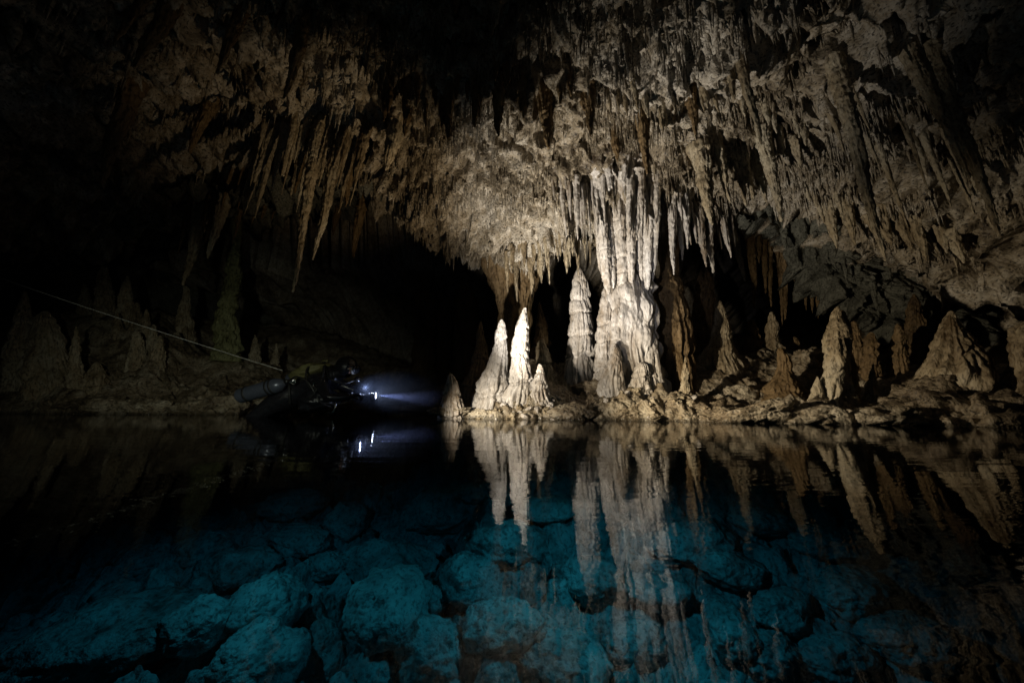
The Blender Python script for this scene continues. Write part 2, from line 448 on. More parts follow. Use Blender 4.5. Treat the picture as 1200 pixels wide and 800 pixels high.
def ceiling_sheet(name, lip, zc, ystart, mat, back, seed, xs, nrow=(40, 300, 40), tail=None, amp=1.0):
    L = interp(lip)
    xx = axis(xs)
    k = np.exp(-0.5 * (np.arange(-20, 21) / 8.0) ** 2); k /= k.sum()
    fine = np.linspace(L[0, 0] - 2, L[-1, 0] + 2, 1400)
    def sm(col):
        v = np.interp(fine, L[:, 0], L[:, col]); v = np.convolve(np.pad(v, 20, mode='edge'), k, 'valid'); return np.interp(xx, fine, v)
    yl, zl = sm(1), sm(2)
    zcx = np.interp(xx, [a for a, b in zc], [b for a, b in zc])
    rows = []
    ya = np.full_like(xx, ystart[0])
    yb = np.full_like(xx, ystart[1])
    for t in np.linspace(0, 1, nrow[0], endpoint=False):
        rows.append((ya + (yb - ya) * t, zcx))
    for t in np.linspace(0, 1, nrow[1]):
        s = t * t * (3 - 2 * t) * 0.55 + 0.45 * t
        rows.append((yb + (yl - yb) * t, zcx + (zl - zcx) * s))
    bt = np.linspace(0, 1, 90); bk = np.array([(0, 0)] + list(back)); bi = np.linspace(0, 1, len(bk))
    for dy, dzz in zip(np.interp(bt, bi, bk[:, 0])[1:], np.interp(bt, bi, bk[:, 1])[1:]):
        rows.append((yl + dy, zl + dzz))
    if tail:
        for (y, z) in tail:
            rows.append((np.maximum(yl + 1.8, np.full_like(xx, y)), np.full_like(xx, z)))
    Yg = np.array([r[0] for r in rows]); Zg = np.array([r[1] for r in rows])
    V = np.stack([np.broadcast_to(xx, Yg.shape), Yg, Zg], -1)
    du = np.gradient(V, axis=1); dv = np.gradient(V, axis=0)
    nrm = np.cross(dv, du)
    nrm /= np.linalg.norm(nrm, axis=-1)[..., None] + 1e-9
    if nrm[5, len(xx) // 2, 2] > 0:
        nrm = -nrm
    P = V + seed
    wpn = P + 0.12 * np.stack([fbm(P * 3 + 5, 3), fbm(P * 3 + 31, 3), fbm(P * 3 + 77, 3)], -1)
    f1, f2 = worley(wpn * np.array([3.2, 3.2, 2.2]))
    g1, g2 = worley(wpn * np.array([8.5, 8.5, 5.0]) + 7)
    h1, h2 = worley(wpn * np.array([21, 21, 11.0]) + 3)
    ribs = 1 - np.abs(perlin(wpn * np.array([7.0, 7.0, 1.3]) + 55)) * 2
    big = fbm(P * 0.8, 3)
    # ledges: rows of drip shelves one above the other
    ph = P[..., 2] * 3.1 + 0.9 * fbm(P * 1.1 + 9, 3)
    led = ph - np.floor(ph)
    led = np.where(led < 0.15, led / 0.15, 1 - (led - 0.15) / 0.85)
    msk = sstep(-0.3, 0.3, fbm(P * 1.3 + 21, 2))
    d = 0.2 * big + 0.24 * (0.62 - f1) + 0.17 * np.sqrt(np.clip(1.0 - g1, 0, 1)) - .1 + 0.055 * (0.5 - h1) + 0.03 * ribs * msk + 0.19 * (led - .5) * (0.3 + 0.7 * msk) + 0.03 * fbm(P * 7 + 2, 4)
    pit = sstep(0.52, 0.68, perlin(wpn * np.array([5.5, 5.5, 4.0]) + 12) + .35)
    d = d - 0.17 * pit
    V = V + nrm * (d * amp)[..., None]
    # drag the hanging lobes down a little
    lob = np.clip(d - 0.02, 0, 1)
    V[..., 2] -= 0.3 * lob * amp
    F = grid_faces(V.shape[0], V.shape[1], False)
    me = mesh_np(name, V, F, mat)
    o = tag(link(name, me), kind='structure')
    V2 = V.reshape(-1, 3)
    return o, V, nrm, BVHTree.FromPolygons([tuple(v) for v in V2.tolist()], F.tolist())


LIP1 = [(-120, 330, 5.0), (0, 300, 5.0), (100, 285, 5.0), (200, 258, 4.9), (250, 228, 4.8), (300, 205, 4.6), (340, 195, 4.55), (385, 185, 4.5), (430, 222, 4.5), (470, 240, 4.5),
        (490, 262, 4.5), (520, 278, 4.5), (560, 284, 4.5), (590, 296, 4.5), (620, 304, 4.45), (650, 292, 4.4), (690, 280, 4.35), (740, 280, 4.3), (785, 268, 4.3), (820, 262, 4.25),
        (850, 250, 4.2), (875, 236, 4.1), (905, 240, 4.0), (940, 240, 3.9), (970, 250, 3.75), (1000, 262, 3.6), (1040, 280, 3.5), (1080, 292, 3.4), (1120, 325, 3.25), (1150, 350, 3.15), (1165, 356, 3.1),
        (1190, 345, 3.05), (1260, 370, 3.0), (1400, 430, 2.9)]
ZC1 = [(-10, -.5), (-7.5, .8), (-6, 2.0), (-4.5, 2.75), (-2, 3.2), (0, 3.35), (2, 3.35), (3, 3.1), (4, 2.6), (5, 1.7), (6, .4), (8, -1)]
XS1 = [(-9.5, -5.5, .06), (-5.5, -3.5, .022), (-3.5, 4.6, .0125), (4.6, 7.5, .06)]
ceil_o, CV, CN, CBVH = ceiling_sheet('cave_ceiling', LIP1, ZC1, (-2.5, 1.3), M_CEIL,
    [(.06, .01), (.14, .04), (.22, .1), (.3, .2), (.36, .32), (.44, .48), (.55, .66), (.7, .82), (.9, .98), (1.15, 1.1), (1.5, 1.2)], 0.0, XS1, nrow=(60, 330, 0),
    tail=[(6.6, 3.0), (7.2, 3.0), (7.8, 2.9), (8.4, 2.8), (9, 2.6), (9.5, 2.4), (10, 2.0), (10.3, 1.5), (10.6, 1.0), (10.8, .4), (11, -.2)])
LIP2 = [(-300, 400, 5.6), (-100, 330, 6.0), (100, 290, 6.0), (250, 262, 6.0), (330, 250, 6.0), (400, 235, 6.0), (440, 205, 6.0), (520, 190, 6.0), (700, 190, 5.9), (800, 215, 5.6), (850, 238, 5.3), (900, 268, 5.1), (935, 294, 5.0),
        (965, 322, 4.9), (990, 350, 4.85), (1020, 376, 4.8), (1045, 388, 4.75), (1075, 372, 4.6), (1110, 372, 4.4), (1160, 400, 4.1), (1220, 420, 3.9), (1350, 440, 3.7)]
ZC2 = [(-10, 2.9), (0, 3.3), (3, 3.2), (5, 2.6), (8, 1.6)]
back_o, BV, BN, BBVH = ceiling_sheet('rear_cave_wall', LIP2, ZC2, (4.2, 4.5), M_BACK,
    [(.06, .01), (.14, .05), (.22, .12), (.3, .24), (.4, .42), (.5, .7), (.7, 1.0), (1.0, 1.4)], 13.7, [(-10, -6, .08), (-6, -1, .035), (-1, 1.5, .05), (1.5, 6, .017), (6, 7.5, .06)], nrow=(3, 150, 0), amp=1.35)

# far wall that closes the hall
def outer_wall():
    th = np.linspace(0, 2 * math.pi, 360, endpoint=False); zz = np.linspace(-3.6, 6.5, 90)
    Z, T = np.meshgrid(zz, th, indexing='ij')
    sh = 1 - .5 * sstep(2.0, 6.5, Z)
    P = np.stack([9.3 * np.cos(T) * sh, 4.8 + 6.9 * np.sin(T) * sh, Z], -1)
    k = .35 * fbm(P * .9, 5) + .12 * worley(P * 1.6)[0]
    P = P * 1.0
    P[..., 0] -= np.cos(T) * k; P[..., 1] -= np.sin(T) * k
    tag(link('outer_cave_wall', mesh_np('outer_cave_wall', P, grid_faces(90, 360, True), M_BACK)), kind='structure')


outer_wall()

# ------------------------------------------------------------------ water
def water_mat():
    m, nt, N, L = new_mat('pool_water')
    out = N.new('ShaderNodeOutputMaterial')
    tr = N.new('ShaderNodeBsdfTransparent'); tr.inputs[0].default_value = (0.93, 0.98, 1.0, 1)
    gl = N.new('ShaderNodeBsdfGlossy'); gl.inputs['Roughness'].default_value = 0.012
    fr = N.new('ShaderNodeFresnel'); fr.inputs['IOR'].default_value = 1.33
    mx = N.new('ShaderNodeMixShader')
    L.new(fr.outputs[0], mx.inputs[0]); L.new(tr.outputs[0], mx.inputs[1]); L.new(gl.outputs[0], mx.inputs[2])
    geo = N.new('ShaderNodeNewGeometry')
    mp = N.new('ShaderNodeMapping'); mp.inputs['Scale'].default_value = (1.3, 9.0, 1)
    L.new(geo.outputs['Position'], mp.inputs[0])
    n1 = N.new('ShaderNodeTexNoise'); n1.inputs['Scale'].default_value = 1.6; n1.inputs['Detail'].default_value = 3
    L.new(mp.outputs[0], n1.inputs['Vector'])
    bp = N.new('ShaderNodeBump'); bp.inputs['Strength'].default_value = 0.09; bp.inputs['Distance'].default_value = 0.01
    L.new(n1.outputs[0], bp.inputs['Height'])
    L.new(bp.outputs[0], gl.inputs['Normal'])
    L.new(mx.outputs[0], out.inputs[0])
    va = N.new('ShaderNodeVolumeAbsorption'); va.inputs['Color'].default_value = (0.0, 0.6, 0.69, 1); va.inputs['Density'].default_value = 1.25
    L.new(va.outputs[0], out.inputs['Volume'])
    return m


M_WATER = water_mat()
wx0, wx1, wy0, wy1, wz0 = -9.4, 9.4, -1.9, 9.0, -3.5
wv = [(wx0, wy0, wz0), (wx1, wy0, wz0), (wx1, wy1, wz0), (wx0, wy1, wz0), (wx0, wy0, 0), (wx1, wy0, 0), (wx1, wy1, 0), (wx0, wy1, 0)]
wf = [(0, 3, 2, 1), (4, 5, 6, 7), (0, 1, 5, 4), (1, 2, 6, 5), (2, 3, 7, 6), (3, 0, 4, 7)]
wme = mesh_np('water', wv, wf, M_WATER)
wme.polygons.foreach_set('use_smooth', np.zeros(6, dtype=bool))
tag(link('water', wme), kind='structure')

# ------------------------------------------------------------------ dripstone builders
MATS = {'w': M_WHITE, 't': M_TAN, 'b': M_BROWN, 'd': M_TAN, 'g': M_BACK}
_seed = [0]


def spindle(base, top, prof, seed, n=48, step=0.008, tiers=0.10, flute=0.12, lump=0.12, up=True, squash=1.0):
    """A dripstone body from base to top. prof: (t, radius in metres). Vertices relative to base."""
    base = Vector(base); top = Vector(top)
    ln = (top - base).length
    m = int(min(230, max(26, ln / step)))
    t = np.linspace(0, 1, m)
    r = np.interp(t, [p[0] for p in prof], [p[1] for p in prof])
    kk = max(1, m // 28)
    r = np.convolve(np.pad(r, kk, mode='edge'), np.ones(2 * kk + 1) / (2 * kk + 1), 'valid')
    if r[-1] < r[0]:                       # a rounded drip tip
        re = max(r[-1], .25 * r[-1 - m // 10])
        r = np.maximum(r, re)
        xt = np.clip((t * ln - (ln - re * 1.6)) / (re * 1.6 + 1e-6), 0, 1)
        r = r * np.sqrt(np.maximum(1 - xt ** 2, 0.0004))
    rng = random.Random(seed)
    th = np.linspace(0, 2 * math.pi, n, endpoint=False)
    A = np.stack([np.cos(th), np.sin(th)], -1)
    T, TH = np.meshgrid(t, th, indexing='ij')
    R = np.broadcast_to(r[:, None], T.shape).copy()
    rm = max(p[1] for p in prof)
    zz = T * ln
    cxs = np.cos(TH); sxs = np.sin(TH)
    so = seed * 3.71
    # drip tiers: each swelling overhangs a little at its lower end
    nt = max(2.0, ln / (rm * 1.9 + 0.03))
    ph = T * nt + 0.75 * perlin(np.stack([T * 0 + so, T * 0 + 3.3, zz * 2.2 / max(rm * 6, .2)], -1)) + 0.28 * perlin(np.stack([cxs * .9 + so, sxs * .9, zz * 3], -1)) + rng.random()
    saw = ph - np.floor(ph)
    gro = np.exp(-(np.minimum(saw, 1 - saw) / .075) ** 2)
    saw = np.where(saw < 0.12, saw / 0.12, 1 - (saw - .12) / .88)
    R *= 1 + tiers * (.55 * (saw - .5) - .75 * gro)
    # flutes, vertical ribs that wander
    fr = 3.2
    fl = perlin(np.stack([cxs * fr + so, sxs * fr + 3, zz * 1.4 / max(rm, .05) * .12 + ph * .12], -1))
    fl2 = perlin(np.stack([cxs * fr * 2.3 + so, sxs * fr * 2.3 + 8, zz * 2.5], -1))
    fw = flute * (.6 + .4 * (1 - T))
    R *= 1 + fw * (1 - 2.4 * np.abs(fl)) * 1.1 + fw * .8 * fl2
    X = cxs * R; Yc = sxs * R
    PP = np.stack([X + so, Yc, zz], -1)
    f1, f2 = worley(PP * np.array([1, 1, .62]) / max(rm * .62, .012))
    R *= 1 + lump * (0.62 - f1) * 1.5
    R += min(rm * .13, .009) * fbm(PP * np.array([32, 32, 15.0]), 4)
    R = np.maximum(R, 0.0004)
    R[-1] = 0.0004; R[0] *= .02
    d = (top - base)
    bow = np.stack([perlin(np.stack([t * 2.0, t * 0 + so, t * 0 + .3], -1)), perlin(np.stack([t * 2.0, t * 0 + so, t * 0 + 9.3], -1))], -1) * rm * .35 * (t * (1 - t) * 4)[:, None]
    cen = np.stack([d.x * t + bow[:, 0], d.y * t + bow[:, 1], d.z * t], -1)
    V = np.stack([cen[:, 0:1] + cxs * R, cen[:, 1:2] + sxs * R * squash, np.broadcast_to(cen[:, 2:3], R.shape)], -1)
    return V, grid_faces(m, n, True)


def drip(name, base, top, prof, mat, parent=None, **kw):
    _seed[0] += 1
    V, F = spindle(base, top, prof, _seed[0], **kw)
    me = mesh_np(name, V, F, mat)
    o = link(name, me, Vector(base) - (parent.location if parent else Vector((0, 0, 0))), parent)
    return o


def empty(name, loc):
    o = bpy.data.objects.new(name, None)
    COL.objects.link(o)
    o.location = loc
    o.empty_display_size = .1
    return o


def cast(px, py, bvh=None):
    d = ray(px, py)
    h = (bvh or CBVH).ray_cast(CAMP, d)
    return h[0]


# stalagmites
for (bx, by, tx, ty, Y, prof, mk, lab) in SG:
    b = at(bx, by, Y); tp = at(tx, ty, Y)
    s = pix(Y)
    low = b.z
    for k in range(9):                             # rooted in the floor, however uneven
        rr_ = prof[0][1] * s * .8 if k else 0
        hg = GBVH.ray_cast(Vector((b.x + rr_ * math.cos(k * .785), b.y + rr_ * math.sin(k * .785), b.z + .6)), Vector((0, 0, -1)))[0]
        if hg is not None: low = min(low, hg.z)
    ext = 0.08 + min(b.z - low, .5 if bx > 700 else .2)
    ax = (tp - b); f = ext / ax.length
    slim = 1.0 if 500 < bx < 780 else .72 if bx < 330 else .74
    if 840 < bx < 850: slim = .88
    if 1090 < bx < 1125: slim = .76
    s = s * slim
    pr = [(0, prof[0][1] * s * 1.02)] + [((t + f) / (1 + f), r * s) for t, r in prof]
    b2 = b - ax * f
    big = prof[0][1] * s > .09
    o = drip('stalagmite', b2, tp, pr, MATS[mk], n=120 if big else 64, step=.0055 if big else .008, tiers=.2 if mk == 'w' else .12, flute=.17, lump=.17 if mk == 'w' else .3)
    tag(o, lab, 'stalagmite')

# twin legged stalagmite
Y = 3.1; s = pix(Y)
tw = empty('stalagmite', at(982, 474, Y))
tag(tw, 'pale stalagmite on two legs with a dark gap between them', 'stalagmite')
def seg(name, b, tq, prof, par, mat, **kw):
    B = at(*b); T = at(*tq); sc = pix((b[2] + tq[2]) / 2)
    return drip(name, B, T, [(t, r * sc) for t, r in prof], mat, par, **kw)
seg('leg', (974, 482, Y), (979, 380, Y), [(0, 12), (.3, 9), (.6, 9.5), (.85, 10), (1, 5)], tw, M_TAN, n=48, step=.006, flute=.18)
seg('leg', (993, 482, Y), (987, 382, Y), [(0, 10), (.3, 6.5), (.6, 6), (.85, 8), (1, 4)], tw, M_TAN, n=44, step=.006, flute=.18)
seg('tip', (981, 398, Y), (981, 359, Y), [(0, 12), (.35, 9), (.6, 6), (.85, 4), (1, 1)], tw, M_TAN, n=40, step=.005)
seg('back_rib', (990, 478, Y + .12), (986, 363, Y + .08), [(0, 12), (.5, 10), (.85, 8), (1, 2)], tw, M_BROWN, n=40)

# ------------------------------------------------------------------ the big column
Y = 3.9
colm = empty('limestone_column', at(745, 468, Y))
tag(colm, 'big white column joining floor and ceiling in the middle of the cave', 'column')
seg('trunk', (746, 474, Y), (738, 316, Y), [(0, 31), (.1, 26), (.25, 23), (.5, 23), (.7, 21.5), (.88, 20), (.97, 15), (1, 6)], colm, M_WHITE, n=240, step=.0055, tiers=.10, flute=.17, lump=.5, squash=.8)
prng = random.Random(21)
for k in range(17):
    px_ = 697 + 79 * (k + prng.random()) / 17; py_ = 196 + prng.uniform(-10, 12) + abs(px_ - 737) * .22
    hp_ = cast(px_, py_)
    if hp_ is None:
        continue
    ln_ = 26 + 70 * prng.random() ** 1.3; r_ = prng.uniform(2.2, 4.6)
    seg('organ_pipe', (px_ + (px_ - 737) * -.06 + prng.uniform(-1, 1), py_ + ln_, hp_.y + .03), (px_, py_ - 8, hp_.y + .04), [(0, .5), (.12, r_ * .45), (.45, r_ * .8), (.8, r_), (.92, r_ * 1.5), (1, r_ * 1.9)], colm, M_WHITE, n=28, step=.007, tiers=.1, flute=.3)
seg('side_flow', (709, 452, Y + .12), (711, 335, Y + .1), [(0, 12), (.3, 9.5), (.6, 8.5), (.85, 8), (1, 3)], colm, M_WHITE, n=60, step=.006, tiers=.2, lump=.2)
seg('front_rib', (763, 462, Y - .2), (761, 362, Y - .14), [(0, 6), (.3, 4.5), (.6, 4.5), (.9, 4), (1, 1)], colm, M_WHITE, n=32, step=.006)
seg('front_rib', (772, 450, Y - .18), (760, 370, Y - .14), [(0, 6), (.3, 4), (.7, 3.5), (1, 1)], colm, M_WHITE, n=32, step=.006)
seg('front_rib', (718, 462, Y - .1), (725, 350, Y - .1), [(0, 9), (.4, 7), (.8, 6), (1, 1)], colm, M_WHITE, n=36, step=.006)
for (tx, ty, bx, by, r0, r1) in [(699, 208, 713, 345, 6.5, 8), (705, 210, 709, 300, 3.5, 2), (722, 212, 730, 345, 9, 11), (731, 214, 734, 300, 4, 2), (714, 218, 719, 290, 3, 1.5), (744, 214, 752, 330, 8.5, 4.5),
                                 (750, 216, 752, 290, 4, 2), (742, 330, 741, 286, 1, 5), (762, 218, 759, 340, 5, 5), (768, 222, 769, 268, 3, 1.2),
                                 (711, 212, 719, 338, 5, 5.5), (736, 216, 740, 338, 6, 6), (754, 216, 757, 338, 5, 4.5), (729, 214, 724, 338, 5, 5), (769, 218, 765, 330, 5, 4), (696, 214, 703, 318, 4, 3.5)]:
    seg('organ_pipe', (bx, by, Y - .1 + random.uniform(-.06, .06)), (tx, ty - 12, cast(tx, ty - 6).y + .02), [(0, r1 * .12), (.05, r1 * .45), (.16, r1 * .75), (.35, r1 * .8), (.65, (r0 + r1) * .38), (.88, r0 * .85), (1, r0 * 1.3)], colm, M_WHITE, n=30, step=.008, tiers=.16, flute=.2)
flank = empty('limestone_column', at(792, 466, 4.15))
tag(flank, 'brown shadowed column tight against the right side of the white column', 'column')
seg('trunk', (792, 474, 4.15), (782, 318, 4.15), [(0, 20), (.3, 18), (.6, 17), (.85, 15), (1, 8)], flank, M_BROWN, n=80, step=.007, tiers=.08, flute=.22)
seg('organ_pipe', (781, 345, 4.1), (775, 200, 4.1), [(0, 7), (.5, 7), (.8, 8), (1, 11)], flank, M_BROWN, n=30, step=.009, flute=.2)
seg('organ_pipe', (789, 340, 4.15), (787, 215, 4.15), [(0, 6), (.5, 6), (.8, 7), (1, 9)], flank, M_BROWN, n=30, step=.009, flute=.2)
# greenish pillar on the left
pil = empty('limestone_column', at(266, 420, 5.6))
tag(pil, 'dim greenish pillar of stacked flowstone between left bank and diver', 'column')
seg('trunk', (265, 424, 5.6), (274, 285, 5.6), [(0, 14), (.15, 11), (.4, 8.5), (.7, 7.5), (.9, 6), (1, 4)], pil, M_GREEN, n=60, step=.008, tiers=.3, lump=.3)
seg('hanging_tip', (273, 300, 5.6), (281, 212, 5.6), [(0, 4), (.5, 5.5), (1, 8)], pil, M_GREEN, n=36, step=.01, flute=.22)
# back hall columns
for (px, b, tpx, tpy, r, Yb, lab) in [(497, 446, 499, 250, 9, 8.2, 'faint far column at the left of three in the dark hall'), (521, 446, 522, 255, 7, 8.4, 'faint far thin column in the middle of three in the dark hall'),
                                      (545, 446, 543, 262, 10, 8.0, 'faint far thick column at the right of three in the dark hall')]:
    o = drip('limestone_column', at(px, b, Yb), at(tpx, tpy, Yb), [(0, r * 1.6 * pix(Yb)), (.2, r * pix(Yb)), (.7, r * .8 * pix(Yb)), (1, r * 1.3 * pix(Yb))], M_BROWN, n=48, step=.02, flute=.2)
    tag(o, lab, 'column')
# hanging mass left of the column (brown, behind the lip)
hang = drip('limestone_column', at(604, 452, 5.0), at(600, 285, 5.0), [(0, .26), (.25, .24), (.5, .22), (.62, .26), (.8, .42), (1, .5)], M_BROWN, n=90, step=.01, flute=.26, tiers=.06)
tag(hang, 'wide brown shadowed column behind the brightest white stalagmite', 'column')

# ------------------------------------------------------------------ stalactites
SA_N = [0]


def stalactite(tx, ty, bx, by, hw, mk, label=None, group=None, bvh=None, Y=None, flare=1.35, lift=.10, n=None):
    """Hangs from the rock that the ray through its root meets."""
    root = None
    if Y is None:
        root = cast(tx, ty, bvh)
        if root is None:
            Y = 4.2
    if root is None:
        root = at(tx, ty, Y)
    tip = at(bx, by, root.y - 0.02)
    if tip.z > root.z - .02:
        return None
    s = root.y / FPX
    ax = root - tip
    f = lift / ax.length
    top = root + Vector((ax.x * f * .5, 0.03, lift))
    r = hw * s
    pr = [(0, r * .10), (.06, r * .22), (.25, r * .5), (.5, r * .78), (.8, r), (.92, r * 1.25), (1, r * flare)]
    nn = n or (40 if r > .035 else 20 if r > .014 else 12)
    # spindle is built from the tip upwards
    _seed[0] += 1
    V, F = spindle(tip, top, pr, _seed[0], n=nn, step=.008 if r > .02 else .014, tiers=.10, flute=.26, lump=.14)
    me = mesh_np('stalactite', V[::-1], F, MATS[mk])
    o = link('stalactite', me, tip)
    tag(o, label, 'stalactite', group)
    SA_N[0] += 1
    return o


HAND = [
    # left cluster
    (373, 150, 343, 343, 6.5, 't', 'longest stalactite of the left cluster, its tip hanging lowest'),
    (397, 168, 366, 305, 6.5, 't', 'second longest stalactite of the left cluster, thick at the top'),
    (376, 143, 354, 247, 6, 't', 'straight brown stalactite behind the longest of the left cluster'),
    (427, 226, 414, 303, 6, 'b', 'short dark stalactite hanging alone at the right of the left cluster'),
    (401, 226, 390, 276, 5, 'b', 'slim stalactite between the two longest of the left cluster and the dark hall'),
    (430, 146, 414, 224, 6, 't', 'thin bright edged stalactite above the dark hall opening'),
    (466, 146, 452, 200, 10, 't', 'broad pointed stalactite at the left end of the lit ceiling'),
    (340, 160, 332, 207, 5, 't', 'small curved stalactite left of the longest one'),
    (335, 140, 326, 191, 5, 't', 'thin stalactite high at the left of the left cluster'),
    (318, 154, 297, 214, 6, 't', 'leaning stalactite at the left border of the left cluster'),
    (270, 205, 243, 303, 7, 't', 'long leaning stalactite over the greenish pillar'),
    (240, 225, 214, 335, 7, 't', 'longest leaning stalactite over the left bank'),
    (258, 220, 250, 270, 4, 't', 'short stalactite between the two long leaning ones on the left'),
    (354, 185, 345, 227, 5, 'b', 'stubby stalactite hidden behind the left cluster'),
    (410, 190, 405, 243, 5, 'b', 'dark stalactite in the right half of the left cluster'),
    (243, 120, 222, 180, 7, 'b', 'dim stalactite on the upper left ceiling above the leaning pair'),
    (168, -8, 132, 52, 6, 'b', 'dim leaning stalactite at the top left of the picture'),
    (196, 7, 156, 80, 9, 'b', 'dim stalactite right below the top left one'),
    (281, 10, 254, 87, 7, 'b', 'dim broad stalactite at the upper left ceiling'),
    (152, 101, 118, 217, 9, 'b', 'long dim stalactite over the far left wall'),
    (354, 30, 332, 116, 8, 'b', 'broad dark blade shaped stalactite above the left cluster'),
    (536, -6, 533, 17, 8, 'b', 'small blunt stalactite at the top edge of the picture'),
    # centre
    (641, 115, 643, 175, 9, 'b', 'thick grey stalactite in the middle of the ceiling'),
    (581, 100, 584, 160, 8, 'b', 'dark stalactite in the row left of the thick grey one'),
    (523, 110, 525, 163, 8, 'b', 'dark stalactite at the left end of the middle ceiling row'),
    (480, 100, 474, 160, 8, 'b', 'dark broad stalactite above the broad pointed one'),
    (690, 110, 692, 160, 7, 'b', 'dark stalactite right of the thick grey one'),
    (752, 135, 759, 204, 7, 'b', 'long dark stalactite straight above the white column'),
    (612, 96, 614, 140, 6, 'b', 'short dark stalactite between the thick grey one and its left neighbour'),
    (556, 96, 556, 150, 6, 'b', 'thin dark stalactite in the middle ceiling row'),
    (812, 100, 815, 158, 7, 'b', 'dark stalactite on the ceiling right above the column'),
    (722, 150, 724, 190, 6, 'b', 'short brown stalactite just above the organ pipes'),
    # right
    (869, 61, 893, 170, 6, 't', 'long leaning stalactite high on the right ceiling'),
    (897, 158, 916, 260, 7, 't', 'long thick stalactite ending before the grey back wall'),
    (982, 74, 1038, 306, 8, 't', 'longest stalactite of the right ceiling, leaning outwards'),
    (1068, 50, 1137, 210, 7.5, 't', 'long dim leaning stalactite near the right wall'),
    (1098, 60, 1172, 278, 8, 't', 'longest dim stalactite at the far right wall'),
    (840, 165, 856, 238, 6, 't', 'pale pointed stalactite right of the brown flowstone pendant'),
    (820, 178, 835, 264, 10, 't', 'thick brown flowstone pendant right of the white column'),
    (864, 180, 874, 241, 6, 't', 'first of the pale spikes right of the flowstone pendant'),
    (874, 180, 883, 236, 5, 't', 'second of the pale spikes right of the flowstone pendant'),
    (888, 182, 899, 237, 5, 't', 'pale spike beside the long thick right stalactite'),
    (930, 160, 938, 197, 6, 't', 'short stalactite between the long thick one and the longest right one'),
    (974, 244, 981, 291, 6, 't', 'slim tip hanging before the grey back wall, left of a twin'),
    (994, 238, 1002, 287, 6, 't', 'slim tip hanging before the grey back wall, right of its twin'),
    (1034, 250, 1045, 288, 6, 't', 'short spike beside the tip of the longest right stalactite'),
    (1056, 256, 1069, 296, 6, 't', 'spike halfway between the longest right stalactite and the bright wall'),
    (1077, 262, 1087, 307, 5, 't', 'thin long spike left of the bright right wall'),
    (1103, 268, 1110, 297, 5, 't', 'short spike on the edge of the bright right wall'),
    (1120, 278, 1130, 309, 6, 't', 'last spike on the edge of the bright right wall'),
    # curtain left of the column
    (657, 216, 664, 278, 3.4, 'w', 'white icicle farthest left in the curtain beside the column'),
    (675, 214, 677, 282, 4.1, 'w', 'longest white icicle in the curtain beside the column'),
    (681, 216, 682, 274, 2.4, 'w', 'thin white icicle touching the longest one of the curtain'),
    (686, 216, 685, 263, 3.1, 'w', 'short white icicle between the longest one and the organ pipes'),
    (691, 220, 692, 278, 2.0, 'w', 'thread thin white icicle next to the organ pipes'),
    (666, 218, 669, 258, 2.7, 'w', 'small white icicle in the left half of the curtain'),
    # curtain right of the column
    (788, 232, 790, 322, 4.8, 'w', 'ragged white curtain blade right of the brown column'),
    (797, 236, 800, 305, 4.1, 'w', 'narrow white blade beside the ragged curtain blade'),
    (805, 232, 806, 292, 4.1, 'w', 'short white blade in the right hand curtain'),
    (820, 244, 828, 313, 4.8, 'w', 'white spike in the right hand curtain under the flowstone pendant'),
    (828, 244, 836, 320, 4.8, 'w', 'longest white spike in the right hand curtain'),
    (845, 250, 857, 302, 4.1, 'w', 'white spike at the right end of the curtain'),
    (855, 252, 873, 330, 4.8, 't', 'last long spike of the curtain before the dark alcove'),
    (842, 236, 848, 247, 3.4, 't', 'tiny spike above the right end of the curtain'),
]
for (tx, ty, bx, by, hw, mk, lab) in HAND:
    stalactite(tx, ty, bx, by, hw, mk, lab)

# fringes: many alike, shared label and group
rng = random.Random(11)


def fringe(n, line, lmin, lmax, hwmin, hwmax, mk, label, group, lean=0.0, bvh=None, jit=8, Y=None):
    xs = [p[0] for p in line]; ys = [p[1] for p in line]
    for i in range(n):
        u = (i + rng.random()) / n
        px = xs[0] + (xs[-1] - xs[0]) * u
        py = float(np.interp(px, xs, ys)) + rng.uniform(-jit, jit)
        ln = lmin + (lmax - lmin) * rng.random() ** 1.6
        stalactite(px, py, px + lean * ln + rng.uniform(-1, 1), py + ln, rng.uniform(hwmin, hwmax), mk, label, group, bvh, Y)


fringe(26, [(592, 300), (625, 300), (660, 285), (700, 272)], 14, 46, 1.6, 3.6, 't', 'brown icicle in the dense fringe under the ceiling lip left of the white column', 'icicles of the fringe left of the white column', .03, jit=10)
fringe(20, [(648, 214), (700, 208), (770, 216)], 14, 40, 1.1, 2.3, 'w', 'fine white icicle on the bright shelf around the organ pipes', 'fine icicles on the bright shelf', .02, jit=6)
fringe(26, [(786, 240), (820, 246), (858, 252)], 16, 50, 1.4, 3, 'w', 'fine white spike in the right hand curtain over the brown stalagmite', 'spikes of the right hand curtain', .12, jit=12)
fringe(24, [(940, 226), (1000, 244), (1060, 262), (1125, 292)], 12, 34, 2, 4, 't', 'short spike of the fringe before the grey back wall', 'spikes of the right ceiling fringe', .22, jit=12)
fringe(44, [(300, 158), (350, 150), (430, 165)], 20, 95, 2, 4.2, 't', 'slender brown stalactite in the thick of the left cluster', 'slender stalactites of the left cluster', -.22, jit=16)
fringe(26, [(225, 220), (270, 205), (330, 205)], 20, 80, 2, 4, 'b', 'dim thin stalactite in the row over the greenish pillar', 'dim row over the greenish pillar', -.25, jit=10)
fringe(20, [(440, 105), (520, 95), (600, 90), (700, 110)], 18, 46, 3, 6, 'b', 'dark stub in the shadowed ceiling band above the lit rock', 'dark stubs of the shadowed ceiling band', .0, jit=18)
